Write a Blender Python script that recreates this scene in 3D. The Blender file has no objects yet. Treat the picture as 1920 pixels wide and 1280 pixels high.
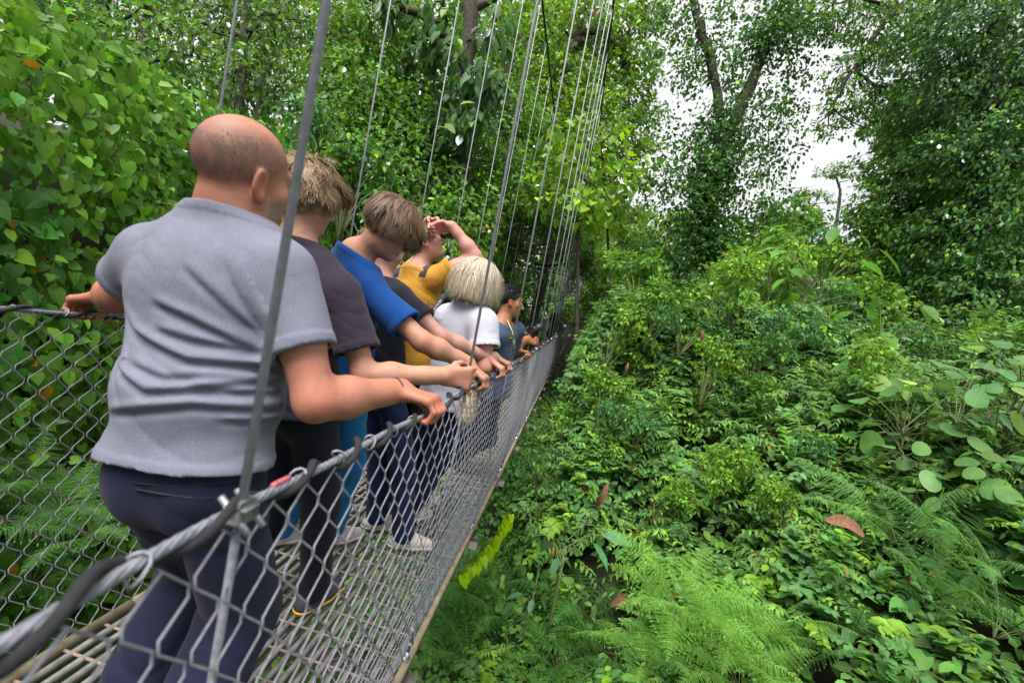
import bpy, math, random, os
import numpy as np
from mathutils import Vector, Matrix
RNG = np.random.default_rng(7)
random.seed(7)
sc = bpy.context.scene
COL = sc.collection
F32 = np.float32
V = lambda *a: np.array(a, dtype=np.float64)
def nrm(v):
    v = np.asarray(v, dtype=np.float64); return v / max(np.linalg.norm(v), 1e-9)
def lerp(a, b, t): return a + (b - a) * t
# ------------------------------------------------------------------ camera
FPX = 853.33
CAM = V(0, 0, 1.39)
_b = nrm(V(.123, .012, -1)); _r = math.radians(13)
_u = V(math.sin(_r), math.cos(_r), 0); _u[2] = (_b[0]*_u[0] + _b[1]*_u[1]) / -_b[2]; _u = nrm(_u)
_x = np.cross(_b, _u)
W2C = np.stack([_x, _b, _u], axis=1)          # world -> camera axes (x right, y up, z back)
def at(px, py, z):
    """world point seen at a pixel of the 1920 photo, at depth z metres"""
    return CAM + W2C.T @ V((px-960)/FPX*z, -(py-640)/FPX*z, -z)
def to_px(p):
    c = W2C @ (np.asarray(p) - CAM); return (960 + FPX*c[0]/-c[2], 640 - FPX*c[1]/-c[2], -c[2])
cam = bpy.data.cameras.new('camera'); camo = bpy.data.objects.new('camera', cam); COL.objects.link(camo)
cam.sensor_width = 36; cam.lens = 16; cam.clip_start = .02; cam.clip_end = 2000
M4 = Matrix.Identity(4)
for i in range(3):
    for j in range(3): M4[i][j] = W2C.T[i, j]
    M4[i][3] = CAM[i]
camo.matrix_world = M4
cam.dof.use_dof = True; cam.dof.focus_distance = 3.2; cam.dof.aperture_fstop = 3.5
sc.camera = camo
# ------------------------------------------------------------------ objects
def tag(o, label=None, cat=None, group=None, kind=None):
    if label: o['label'] = label
    if cat: o['category'] = cat
    if group: o['group'] = group
    if kind: o['kind'] = kind
    return o
def empty(name, loc, label=None, cat=None, group=None, kind=None):
    o = bpy.data.objects.new(name, None); COL.objects.link(o); o.location = tuple(loc); o.empty_display_size = .1
    return tag(o, label, cat, group, kind)
def link(name, me, mat=None, parent=None, smooth=True):
    if mat is not None and not me.materials: me.materials.append(mat)
    if smooth: me.polygons.foreach_set('use_smooth', np.ones(len(me.polygons), dtype=bool))
    o = bpy.data.objects.new(name, me); COL.objects.link(o)
    if parent is not None:
        o.parent = parent
        if parent.parent is None: o.matrix_parent_inverse = Matrix.Translation(parent.location).inverted()
    return o
def mesh_np(name, verts, faces, k=None, col=None, uv=None):
    """faces: (N,k) int array, or list of (N,k) arrays with differing k"""
    me = bpy.data.meshes.new(name)
    fl = faces if isinstance(faces, list) else [faces]
    fl = [np.asarray(f, dtype=np.int32) for f in fl if len(f)]
    verts = np.asarray(verts, dtype=F32)
    me.vertices.add(len(verts)); me.vertices.foreach_set('co', verts.ravel())
    nl = sum(f.size for f in fl); nf = sum(len(f) for f in fl)
    me.loops.add(nl); me.polygons.add(nf)
    li = np.concatenate([f.ravel() for f in fl])
    me.loops.foreach_set('vertex_index', li)
    tot = np.concatenate([np.full(len(f), f.shape[1], dtype=np.int32) for f in fl])
    st = np.zeros(nf, dtype=np.int32); st[1:] = np.cumsum(tot)[:-1]
    me.polygons.foreach_set('loop_start', st)
    try: me.polygons.foreach_set('loop_total', tot)
    except Exception: pass
    if col is not None:
        a = me.color_attributes.new('col', 'FLOAT_COLOR', 'POINT')
        c = np.ones((len(verts), 4), dtype=F32); c[:, :3] = col
        a.data.foreach_set('color', c.ravel())
    if uv is not None:
        l = me.uv_layers.new(name='uv'); l.data.foreach_set('uv', np.asarray(uv, dtype=F32)[li].ravel())
    me.update(calc_edges=True)
    return me
class MB:
    """collects tubes, boxes and loose geometry into one mesh"""
    def __init__(s): s.v = []; s.q = []; s.t = []; s.n = 0
    def add(s, v, q=None, t=None):
        v = np.asarray(v, dtype=np.float64)
        if q is not None and len(q): s.q.append(np.asarray(q) + s.n)
        if t is not None and len(t): s.t.append(np.asarray(t) + s.n)
        s.v.append(v); s.n += len(v)
    def tube(s, pts, r, sides=8, cap=True, up=None):
        pts = np.asarray(pts, dtype=np.float64); n = len(pts)
        r = np.broadcast_to(np.asarray(r, dtype=np.float64), (n,))
        T = np.gradient(pts, axis=0); T /= np.maximum(np.linalg.norm(T, axis=1, keepdims=True), 1e-9)
        ref = np.asarray(up if up is not None else ((0, 0, 1) if abs(T[:, 2]).mean() < .8 else (1, 0, 0)), dtype=np.float64)
        A = np.cross(T, ref); A /= np.maximum(np.linalg.norm(A, axis=1, keepdims=True), 1e-9)
        B = np.cross(A, T)
        th = np.linspace(0, 2*math.pi, sides, endpoint=False)
        ring = (A[:, None]*np.cos(th)[None, :, None] + B[:, None]*np.sin(th)[None, :, None]) * r[:, None, None] + pts[:, None]
        i = np.arange(n-1)[:, None]*sides; j = np.arange(sides)[None]; j2 = (j+1) % sides
        q = np.stack([i+j, i+j2, i+sides+j2, i+sides+j], -1).reshape(-1, 4)
        v = ring.reshape(-1, 3)
        if cap:
            v = np.vstack([v, pts[0], pts[-1]]); c0, c1 = n*sides, n*sides+1
            jj = np.arange(sides); j2 = (jj+1) % sides
            t = np.vstack([np.stack([np.full(sides, c0), j2, jj], 1), np.stack([np.full(sides, c1), (n-1)*sides+jj, (n-1)*sides+j2], 1)])
            s.add(v, q, t)
        else: s.add(v, q)
    def box(s, c, half, R=None, bev=.12):
        """box with cut corners so that its edges catch light"""
        c = np.asarray(c, float); h = np.asarray(half, float); b = min(h)*bev*2
        v = []; 
        for ax in range(3):
            for sx in (-1, 1):
                for p, q in ((-1, -1), (1, -1), (1, 1), (-1, 1)):
                    w = np.zeros(3); a1, a2 = (ax+1) % 3, (ax+2) % 3
                    w[ax] = sx*h[ax]; w[a1] = p*(h[a1]-b); w[a2] = q*(h[a2]-b); v.append(w)
        v = np.array(v); f = []
        for k in range(6):
            o = k*4; f.append((o, o+1, o+2, o+3) if k % 2 else (o+3, o+2, o+1, o))
        def idx(ax, sx, p, q): return ax*8 + (0 if sx < 0 else 4) + {(-1, -1): 0, (1, -1): 1, (1, 1): 2, (-1, 1): 3}[(p, q)]
        def vid(ax, sg): a1, a2 = (ax+1) % 3, (ax+2) % 3; return idx(ax, sg[ax], sg[a1], sg[a2])
        for ax in range(3):
            a1, a2 = (ax+1) % 3, (ax+2) % 3
            for s1 in (-1, 1):
                for s2 in (-1, 1):
                    A = [0, 0, 0]; A[a1] = s1; A[a2] = s2; lo = A[:]; hi = A[:]; lo[ax] = -1; hi[ax] = 1
                    f.append((vid(a1, lo), vid(a1, hi), vid(a2, hi), vid(a2, lo)))
        t = []
        for x in (-1, 1):
            for y in (-1, 1):
                for z in (-1, 1): t.append([vid(a, (x, y, z)) for a in range(3)])
        if R is not None: v = v @ np.asarray(R).T
        s.add(v + c, f, t)
    def build(s, name, mat, parent=None, smooth=True, **kw):
        fs = []
        if s.q: fs.append(np.vstack(s.q))
        if s.t: fs.append(np.vstack(s.t))
        me = mesh_np(name, np.vstack(s.v), fs, **kw)
        return link(name, me, mat, parent, smooth)
# ------------------------------------------------------------------ materials
def new_mat(name):
    m = bpy.data.materials.new(name); m.use_nodes = True
    nt = m.node_tree; nt.nodes.clear()
    out = nt.nodes.new('ShaderNodeOutputMaterial')
    return m, nt, out
def nd(nt, t, **kw):
    n = nt.nodes.new(t)
    for k, v in kw.items():
        if k.startswith('i_'): n.inputs[k[2:].replace('_', ' ')].default_value = v
        else: setattr(n, k, v)
    return n
def ramp(nt, fac, stops):
    r = nt.nodes.new('ShaderNodeValToRGB'); e = r.color_ramp.elements
    while len(e) < len(stops): e.new(.5)
    for k, (p, c) in enumerate(stops): e[k].position = p; e[k].color = (*c, 1) if len(c) == 3 else c
    nt.links.new(fac, r.inputs[0]); return r.outputs[0]
def obj_noise(nt, scale, detail=4, rough=.6, stretch=None):
    tc = nd(nt, 'ShaderNodeTexCoord'); n = nd(nt, 'ShaderNodeTexNoise'); n.inputs['Scale'].default_value = scale
    n.inputs['Detail'].default_value = detail; n.inputs['Roughness'].default_value = rough
    src = tc.outputs['Object']
    if stretch:
        mp = nd(nt, 'ShaderNodeMapping'); mp.inputs['Scale'].default_value = stretch; nt.links.new(src, mp.inputs[0]); src = mp.outputs[0]
    nt.links.new(src, n.inputs['Vector']); return n.outputs['Fac']
def mat_basic(name, c0, c1, scale=40, rough=.6, metal=0., bump=.0, bscale=200, sheen=0., attr=False, spec=.5, coat=0, heather=0):
    m, nt, out = new_mat(name)
    p = nd(nt, 'ShaderNodeBsdfPrincipled'); nt.links.new(p.outputs[0], out.inputs[0])
    col = ramp(nt, obj_noise(nt, scale), [(.3, c0), (.7, c1)])
    if heather:
        hx = nd(nt, 'ShaderNodeMix', data_type='RGBA', blend_type='MULTIPLY'); hx.inputs[0].default_value = 1
        nt.links.new(col, hx.inputs[6]); nt.links.new(ramp(nt, obj_noise(nt, 420, 2, .6, (1, 1, .35)), [(.3, (1-heather,)*3), (.7, (1+heather,)*3)]), hx.inputs[7]); col = hx.outputs[2]
    if attr:
        a = nd(nt, 'ShaderNodeAttribute', attribute_name='col')
        mx = nd(nt, 'ShaderNodeMix', data_type='RGBA', blend_type='MULTIPLY'); mx.inputs[0].default_value = 1
        nt.links.new(a.outputs['Color'], mx.inputs[6]); nt.links.new(col, mx.inputs[7]); col = mx.outputs[2]
    nt.links.new(col, p.inputs['Base Color'])
    p.inputs['Roughness'].default_value = rough; p.inputs['Metallic'].default_value = metal
    p.inputs['Specular IOR Level'].default_value = spec
    if sheen: p.inputs['Sheen Weight'].default_value = sheen
    if coat: p.inputs['Coat Weight'].default_value = coat
    if bump:
        b = nd(nt, 'ShaderNodeBump'); b.inputs['Strength'].default_value = bump; b.inputs['Distance'].default_value = .004
        nt.links.new(obj_noise(nt, bscale, 5, .7), b.inputs['Height']); nt.links.new(b.outputs[0], p.inputs['Normal'])
    return m
def mat_cloth(name, c, var=.12, rough=.9, bump=.25, thread=900):
    c = np.array(c); m = mat_basic(name, tuple(c*(1-var)), tuple(np.minimum(c*(1+var), .95)), scale=18, rough=rough, bump=bump, bscale=thread, sheen=.06, spec=.2, heather=.16)
    return m
def mat_skin(name):
    m, nt, out = new_mat(name)
    p = nd(nt, 'ShaderNodeBsdfPrincipled'); nt.links.new(p.outputs[0], out.inputs[0])
    a = nd(nt, 'ShaderNodeAttribute', attribute_name='col')
    v = ramp(nt, obj_noise(nt, 30, 5, .65), [(.25, (.84, .74, .70)), (.5, (1, 1, 1)), (.78, (1.12, 1.0, .97))])
    mx = nd(nt, 'ShaderNodeMix', data_type='RGBA', blend_type='MULTIPLY'); mx.inputs[0].default_value = 1
    nt.links.new(a.outputs['Color'], mx.inputs[6]); nt.links.new(v, mx.inputs[7])
    nt.links.new(mx.outputs[2], p.inputs['Base Color'])
    p.inputs['Subsurface Weight'].default_value = .12; p.inputs['Subsurface Radius'].default_value = (.012, .005, .003); p.inputs['Subsurface Scale'].default_value = 1.0
    p.inputs['Roughness'].default_value = .56; p.inputs['Specular IOR Level'].default_value = .38
    b = nd(nt, 'ShaderNodeBump'); b.inputs['Strength'].default_value = .3; b.inputs['Distance'].default_value = .002
    nt.links.new(obj_noise(nt, 260, 5, .7), b.inputs['Height']); nt.links.new(b.outputs[0], p.inputs['Normal'])
    return m
def mat_leaf(name, gloss=.3, trans=.42, rough=.42, vein=.25):
    m, nt, out = new_mat(name)
    a = nd(nt, 'ShaderNodeAttribute', attribute_name='col')
    var = ramp(nt, obj_noise(nt, 9, 3, .6), [(.3, (.78, .80, .75)), (.7, (1.15, 1.12, 1.1))])
    mx = nd(nt, 'ShaderNodeMix', data_type='RGBA', blend_type='MULTIPLY'); mx.inputs[0].default_value = 1
    nt.links.new(a.outputs['Color'], mx.inputs[6]); nt.links.new(var, mx.inputs[7])
    hs = nd(nt, 'ShaderNodeHueSaturation'); hs.inputs['Saturation'].default_value = 1.06; hs.inputs['Value'].default_value = 1.2; hs.inputs['Hue'].default_value = .499; nt.links.new(mx.outputs[2], hs.inputs['Color']); col = hs.outputs[0]
    if vein:
        uv = nd(nt, 'ShaderNodeUVMap'); sep = nd(nt, 'ShaderNodeSeparateXYZ'); nt.links.new(uv.outputs[0], sep.inputs[0])
        ab = nd(nt, 'ShaderNodeMath', operation='ABSOLUTE'); nt.links.new(sep.outputs[0], ab.inputs[0])
        ml = nd(nt, 'ShaderNodeMath', operation='MULTIPLY_ADD'); nt.links.new(ab.outputs[0], ml.inputs[0]); ml.inputs[1].default_value = -.9; nt.links.new(sep.outputs[1], ml.inputs[2])
        fr = nd(nt, 'ShaderNodeMath', operation='MULTIPLY'); nt.links.new(ml.outputs[0], fr.inputs[0]); fr.inputs[1].default_value = 6.5
        fc = nd(nt, 'ShaderNodeMath', operation='FRACT'); nt.links.new(fr.outputs[0], fc.inputs[0])
        l1 = nd(nt, 'ShaderNodeMath', operation='LESS_THAN'); nt.links.new(fc.outputs[0], l1.inputs[0]); l1.inputs[1].default_value = .13
        l2 = nd(nt, 'ShaderNodeMath', operation='LESS_THAN'); nt.links.new(ab.outputs[0], l2.inputs[0]); l2.inputs[1].default_value = .022
        mm = nd(nt, 'ShaderNodeMath', operation='MAXIMUM'); nt.links.new(l1.outputs[0], mm.inputs[0]); nt.links.new(l2.outputs[0], mm.inputs[1])
        sv = nd(nt, 'ShaderNodeMath', operation='MULTIPLY'); nt.links.new(mm.outputs[0], sv.inputs[0]); sv.inputs[1].default_value = vein
        mv = nd(nt, 'ShaderNodeMix', data_type='RGBA', blend_type='MIX'); nt.links.new(sv.outputs[0], mv.inputs[0])
        nt.links.new(col, mv.inputs[6]); mv.inputs[7].default_value = (.22, .34, .10, 1); col = mv.outputs[2]
    d = nd(nt, 'ShaderNodeBsdfDiffuse'); nt.links.new(col, d.inputs[0])
    t = nd(nt, 'ShaderNodeBsdfTranslucent')
    tm = nd(nt, 'ShaderNodeMix', data_type='RGBA', blend_type='MULTIPLY'); tm.inputs[0].default_value = 1
    nt.links.new(col, tm.inputs[6]); tm.inputs[7].default_value = (1.5, 1.45, .7, 1); nt.links.new(tm.outputs[2], t.inputs[0])
    s1 = nd(nt, 'ShaderNodeMixShader'); s1.inputs[0].default_value = trans
    nt.links.new(d.outputs[0], s1.inputs[1]); nt.links.new(t.outputs[0], s1.inputs[2])
    g = nd(nt, 'ShaderNodeBsdfGlossy'); g.inputs['Roughness'].default_value = rough; g.inputs[0].default_value = (.9, .95, 1, 1)
    fr = nd(nt, 'ShaderNodeFresnel'); fr.inputs[0].default_value = 1.4
    fm = nd(nt, 'ShaderNodeMath', operation='MULTIPLY'); nt.links.new(fr.outputs[0], fm.inputs[0]); fm.inputs[1].default_value = gloss*1.2
    s2 = nd(nt, 'ShaderNodeMixShader'); nt.links.new(fm.outputs[0], s2.inputs[0]); nt.links.new(s1.outputs[0], s2.inputs[1]); nt.links.new(g.outputs[0], s2.inputs[2])
    nt.links.new(s2.outputs[0], out.inputs[0])
    return m
MAT = {}
MAT['galv'] = mat_basic('galvanised_wire', (.19, .195, .24), (.35, .36, .42), 60, .5, .10, .2, 300)
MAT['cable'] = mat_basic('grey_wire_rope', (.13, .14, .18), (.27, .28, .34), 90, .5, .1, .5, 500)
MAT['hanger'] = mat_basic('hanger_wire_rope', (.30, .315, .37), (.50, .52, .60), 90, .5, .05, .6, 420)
MAT['rope'] = mat_basic('black_rope', (.005, .005, .007), (.016, .016, .021), 80, .75, 0, .6, 600)
MAT['dcable'] = mat_basic('dark_steel_cable', (.015, .02, .02), (.05, .055, .06), 50, .6, .3, .3, 300)
MAT['grate'] = mat_basic('worn_grating', (.14, .135, .13), (.36, .35, .35), 22, .6, .3, .3, 200)
MAT['rung'] = mat_basic('rusty_rung', (.20, .13, .10), (.40, .30, .26), 30, .7, .1, .3, 300)
MAT['wood'] = mat_basic('weathered_edge_board', (.17, .135, .09), (.34, .29, .21), 16, .8, 0, .4, 120)
MAT['steel'] = mat_basic('clamp_steel', (.28, .29, .33), (.55, .56, .60), 80, .35, .7, .2, 300)
MAT['rust'] = mat_basic('rusty_clamp', (.30, .15, .05), (.50, .33, .14), 60, .6, .3, .4, 200)
MAT['red'] = mat_basic('red_tape', (.30, .035, .06), (.50, .16, .19), 160, .7)
MAT['bark'] = mat_basic('bark', (.022, .020, .014), (.075, .065, .048), 14, .9, 0, .8, 40)
MAT['stem'] = mat_basic('green_stem', (.05, .075, .02), (.14, .17, .06), 20, .7)
MAT['deadleaf'] = mat_basic('dry_leaf', (.075, .032, .018), (.24, .115, .065), 60, .8, 0, .7, 160)
MAT['soil'] = mat_basic('forest_soil', (.010, .014, .006), (.030, .034, .016), 3, .95, 0, .8, 20)
MAT['leaf'] = mat_leaf('leaf_near')
MAT['leaf_far'] = mat_leaf('leaf_far', gloss=.28, vein=0)
MAT['fern'] = mat_leaf('fern_leaf', gloss=.15, trans=.4, rough=.55, vein=0)
MAT['skin'] = mat_skin('skin')
MAT['hair'] = mat_basic('hair', (.75, .72, .70), (1, 1, 1), 60, .42, 0, 0, attr=True, spec=.45)
# ------------------------------------------------------------------ implicit surfaces
class Cone:
    def __init__(s, a, b, ra, rb, k=.02, sub=False):
        s.a = np.asarray(a, F32); s.ba = np.asarray(b, F32)-s.a; s.l2 = max(float(s.ba@s.ba), 1e-12); s.ra = ra; s.rb = rb; s.k = k; s.sub = sub
    def ev(s, P):
        q = P - s.a; t = np.clip(q @ s.ba / s.l2, 0, 1)
        q = q - t[:, None]*s.ba
        return np.sqrt((q*q).sum(1)) - (s.ra + (s.rb-s.ra)*t)
    def bb(s):
        r = max(s.ra, s.rb); e = s.a+s.ba; return np.minimum(s.a, e)-r, np.maximum(s.a, e)+r
class Ell:
    def __init__(s, c, R, r, k=.03, sub=False):
        s.c = np.asarray(c, F32); s.R = np.asarray(R, F32); s.r = np.asarray(r, F32); s.k = k; s.sub = sub
    def ev(s, P):
        q = (P - s.c) @ s.R
        k0 = np.sqrt(((q/s.r)**2).sum(1)); k1 = np.sqrt(((q/(s.r**2))**2).sum(1))
        return k0*(k0-1)/np.maximum(k1, 1e-6)
    def bb(s): m = s.r.max(); return s.c-m, s.c+m
def sdf_ev(pr, P):
    d = None
    for p in pr:
        e = p.ev(P)
        if d is None: d = e; continue
        if p.sub:
            e = -e; h = np.clip(.5 - .5*(d-e)/p.k, 0, 1); d = d + (e-d)*h + p.k*h*(1-h)
        else:
            h = np.clip(.5 + .5*(d-e)/p.k, 0, 1); d = d + (e-d)*h - p.k*h*(1-h)
    return d
def mesh_sdf(pr, h, post=None, pad=.03, clip=None):
    """surface nets of a smooth union; returns verts, quads"""
    lo = np.min([p.bb()[0] for p in pr if not p.sub], axis=0)-pad; hi = np.max([p.bb()[1] for p in pr if not p.sub], axis=0)+pad
    if clip is not None: lo = np.maximum(lo, clip[0]); hi = np.minimum(hi, clip[1])
    B = 14; nb = np.maximum(np.ceil((hi-lo)/(h*B)).astype(int), 1); n = nb*B+1
    D = np.ones(n, dtype=F32)
    R = h*B*math.sqrt(3)/2
    bi = np.stack(np.meshgrid(*[np.arange(k) for k in nb], indexing='ij'), -1).reshape(-1, 3)
    C = (lo + (bi+.5)*h*B).astype(F32)
    E = np.stack([p.ev(C) for p in pr], 1); dC = sdf_ev(pr, C)
    dP = post(C, dC) if post else dC
    loc = (np.stack(np.meshgrid(*[np.arange(B+1)]*3, indexing='ij'), -1).reshape(-1, 3)*h).astype(F32)
    act = np.abs(dP) < R*1.5+.012
    for i in range(len(bi)):
        o = bi[i]*B
        if not act[i]:
            if dP[i] < 0: D[o[0]:o[0]+B+1, o[1]:o[1]+B+1, o[2]:o[2]+B+1] = np.minimum(D[o[0]:o[0]+B+1, o[1]:o[1]+B+1, o[2]:o[2]+B+1], -1)
            continue
    for i in np.nonzero(act)[0]:
        o = bi[i]*B
        sel = [p for j, p in enumerate(pr) if (E[i, j] < R*1.3+p.k+.01 if p.sub else E[i, j] < dC[i]+2.6*R+p.k)]
        if not sel: continue
        P = (lo + o*h).astype(F32) + loc
        d = sdf_ev(sel, P)
        if post: d = post(P, d)
        D[o[0]:o[0]+B+1, o[1]:o[1]+B+1, o[2]:o[2]+B+1] = d.reshape(B+1, B+1, B+1)
    S = D < 0
    cnt = np.zeros(n-1, dtype=np.int8)
    for dx in (0, 1):
        for dy in (0, 1):
            for dz in (0, 1): cnt += S[dx:n[0]-1+dx, dy:n[1]-1+dy, dz:n[2]-1+dz]
    cells = np.argwhere((cnt > 0) & (cnt < 8))
    if len(cells) == 0: return np.zeros((0, 3)), np.zeros((0, 4), int)
    idx = -np.ones(n-1, dtype=np.int32); idx[tuple(cells.T)] = np.arange(len(cells))
    acc = np.zeros((len(cells), 3)); num = np.zeros(len(cells))
    cor = [(a, b, c) for a in (0, 1) for b in (0, 1) for c in (0, 1)]
    cv = {c: D[cells[:, 0]+c[0], cells[:, 1]+c[1], cells[:, 2]+c[2]].astype(float) for c in cor}
    for a in cor:
        for ax in range(3):
            if a[ax] == 0:
                b = list(a); b[ax] = 1; b = tuple(b); m = (cv[a] < 0) != (cv[b] < 0)
                t = np.where(m, cv[a]/np.where(m, cv[a]-cv[b], 1), 0)
                pt = np.array(a, float)[None].repeat(len(cells), 0); pt[:, ax] += t
                acc += pt*m[:, None]; num += m
    verts = lo + (cells + acc/num[:, None])*h
    quads = []
    for ax in range(3):
        sl0 = [slice(None)]*3; sl1 = [slice(None)]*3; sl0[ax] = slice(0, -1); sl1[ax] = slice(1, None)
        A = S[tuple(sl0)]; Bs = S[tuple(sl1)]; e = np.argwhere(A != Bs)
        a1, a2 = (ax+1) % 3, (ax+2) % 3
        ok = (e[:, a1] > 0) & (e[:, a2] > 0) & (e[:, a1] < n[a1]-1) & (e[:, a2] < n[a2]-1); e = e[ok]
        def cell(d1, d2):
            c = e.copy(); c[:, a1] -= d1; c[:, a2] -= d2; return idx[tuple(c.T)]
        q = np.stack([cell(1, 1), cell(0, 1), cell(0, 0), cell(1, 0)], 1)
        flip = ~S[tuple(e.T)]; q[flip] = q[flip][:, ::-1]
        quads.append(q)
    q = np.vstack(quads); q = q[(q >= 0).all(1)]
    return verts, q
def relax(v, q, it=1, lam=.5):
    for _ in range(it):
        acc = np.zeros_like(v); num = np.zeros(len(v))
        for a, b in ((0, 1), (1, 2), (2, 3), (3, 0)):
            for s, t in ((a, b), (b, a)):
                for k in range(3): acc[:, k] += np.bincount(q[:, s], v[q[:, t], k], len(v))
                num += np.bincount(q[:, s], minlength=len(v))
        v = v + lam*(acc/np.maximum(num, 1)[:, None]-v)
    return v
def waves(P, seed, freq, n=4):
    r = np.random.default_rng(seed); o = np.zeros(len(P), dtype=P.dtype)
    for i in range(n):
        d = nrm(r.normal(size=3)).astype(P.dtype); f = freq*r.uniform(.6, 1.6); o += np.sin(P@d*f + r.uniform(0, 6.28))
    return o/n
# ------------------------------------------------------------------ bridge frame (deck height, sideways drift along the span)
def bz(y): y = np.maximum(y, 0); return .0022*y*y/(1+(y/40)**2)
def bx(y): y = np.maximum(y, 0); return .00046*y*y
RAILR = (-.333, 1.10); RAILL = (-1.52, 1.12); DECK = (-1.38, -.335)
def rail_r(y): return V(RAILR[0]+bx(y), y, RAILR[1]+bz(y))
def rail_l(y): return V(RAILL[0]+bx(y), y, RAILL[1]+bz(y))
# ------------------------------------------------------------------ people
def frame(fwd, up):
    f = nrm(fwd); u = np.asarray(up, float); u = nrm(u - (u@f)*f); return np.stack([np.cross(f, u), f, u], 1)   # columns right, fwd, up
def ik(a, c, l1, l2, pole):
    d = c-a; L = np.linalg.norm(d)
    if L > (l1+l2)*.995: k = L/((l1+l2)*.995); l1 *= k; l2 *= k
    x = (l1*l1-l2*l2+L*L)/(2*L); h = math.sqrt(max(l1*l1-x*x, 0)); n = d/L
    p = np.asarray(pole, float); p = nrm(p-(p@n)*n); return a+n*x+p*h
def head_prims(c, R, s=1., jaw=1., face=True):
    T = lambda x, y, z: np.asarray(c) + R @ (V(x, y, z)*s)
    pr = [Ell(T(0, -.012, .022), R, V(.0755, .096, .087)*s, .02),
          Ell(T(0, .032, -.042), R, V(.060, .062, .078)*s, .03)]
    for e in (-1, 1):
        pr.append(Cone(T(e*.050*jaw, -.004, -.05), T(e*.014, .068, -.104), .020*s, .017*s, .03))
        pr.append(Cone(T(e*.045, .055, -.03), T(e*.03, .062, -.06), .026*s, .022*s, .02))
    pr.append(Cone(T(-.008, .078, -.106), T(.008, .078, -.106), .016*s, .016*s, .02))
    pr.append(Cone(T(0, .030, -.095), T(0, .0, -.085), .04*s, .045*s, .03))
    if face:
        pr.append(Cone(T(-.034, .080, .017), T(.034, .080, .017), .013*s, .013*s, .018))
        for e in (-1, 1): pr.append(Ell(T(e*.031, .104, -.006), R, V(.017, .016, .011)*s, .012, True))
        for e in (-1, 1): pr.append(Ell(T(e*.030, .080, -.006), R, V(.0125, .0125, .0125)*s, .003))
        pr.append(Cone(T(0, .092, .004), T(0, .117, -.042), .0075*s, .0125*s, .012))
        for e in (-1, 1): pr.append(Cone(T(e*.011, .106, -.045), T(e*.012, .100, -.046), .008*s, .008*s, .006))
        pr.append(Cone(T(-.018, .093, -.067), T(.018, .093, -.067), .0065*s, .0065*s, .006))
        pr.append(Cone(T(-.016, .092, -.079), T(.016, .092, -.079), .0075*s, .0075*s, .006))
        pr.append(Cone(T(-.024, .098, -.0728), T(.024, .098, -.0728), .003*s, .003*s, .004, True))
    for e in (-1, 1):
        ea = math.radians(22)*e; ca, sa = math.cos(ea), math.sin(ea)
        RE = R @ np.array([[ca, sa, 0], [-sa, ca, 0], [0, 0, 1]]).T
        rx = R @ V(0, 1, 0)
        pr.append(Ell(T(e*.079, -.012, -.018), RE, V(.0085, .021, .033)*s, .008))
        pr.append(Ell(T(e*.080, -.004, -.044), RE, V(.008, .011, .012)*s, .008))
        pr.append(Ell(T(e*.090, -.008, -.014), RE, V(.0075, .012, .020)*s, .006, True))
    return pr
def grip(W0, G, c, hint, rr=.014, s=1., spread=1., curl=1.):
    """hand closed round a bar through G along c (c points to the thumb side); returns prims and the wrist"""
    c = nrm(c); a = G-W0; a = nrm(a-(a@c)*c); n = np.cross(c, a); n = n if n@np.asarray(hint) > 0 else -n
    R = (rr+.0085)*s
    P = lambda A, N, Cc: G + a*A*s + n*N*s + c*Cc*s
    Rr = R/s
    W = P(-.082, Rr+.012, .002)
    pr = [Cone(W0+(W-W0)*.75, W, .030*s, .0265*s, .02)]
    offs = [.032, .0105, -.011, -.031]; rad = [.0090, .0095, .0090, .0078]; lenf = [1., 1.08, 1.02, .86]
    K = []
    for i in range(4):
        o = offs[i]*spread; r = rad[i]*s
        mcp = P(.012*lenf[i], Rr+.010, o)
        K.append(mcp)
        pr.append(Cone(P(-.075, Rr+.010, o*.55), mcp, .0145*s, .0115*s, .018))
        f = curl
        def arc(ph, RR): return P(math.sin(ph)*RR*lenf[i], math.cos(ph)*RR, o*1.02)
        p1 = arc(math.radians(78)*f, Rr*1.28+.012); p2 = arc(math.radians(132)*f, Rr*1.22+.006); p3 = arc(math.radians(190)*f, Rr*1.05)
        pr += [Cone(mcp, p1, r*1.14, r*1.04, .007), Cone(p1, p2, r*1.04, r*.95, .004), Cone(p2, p3, r*.95, r*.80, .004)]
    pr.append(Cone(K[0], K[3], .0095*s, .0085*s, .012))
    t0 = P(-.062, Rr-.002, .020); t1 = P(-.040, Rr-.010, .046); t2 = P(-.016, -Rr*.2, .052); t3 = P(.008, -Rr*.95, .046)
    pr += [Cone(t0, t1, .016*s, .0125*s, .016), Cone(t1, t2, .0118*s, .0102*s, .006), Cone(t2, t3, .0102*s, .0082*s, .004)]
    return pr, W
class Person: pass
SKIN_L = V(.52, .255, .165)
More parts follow.
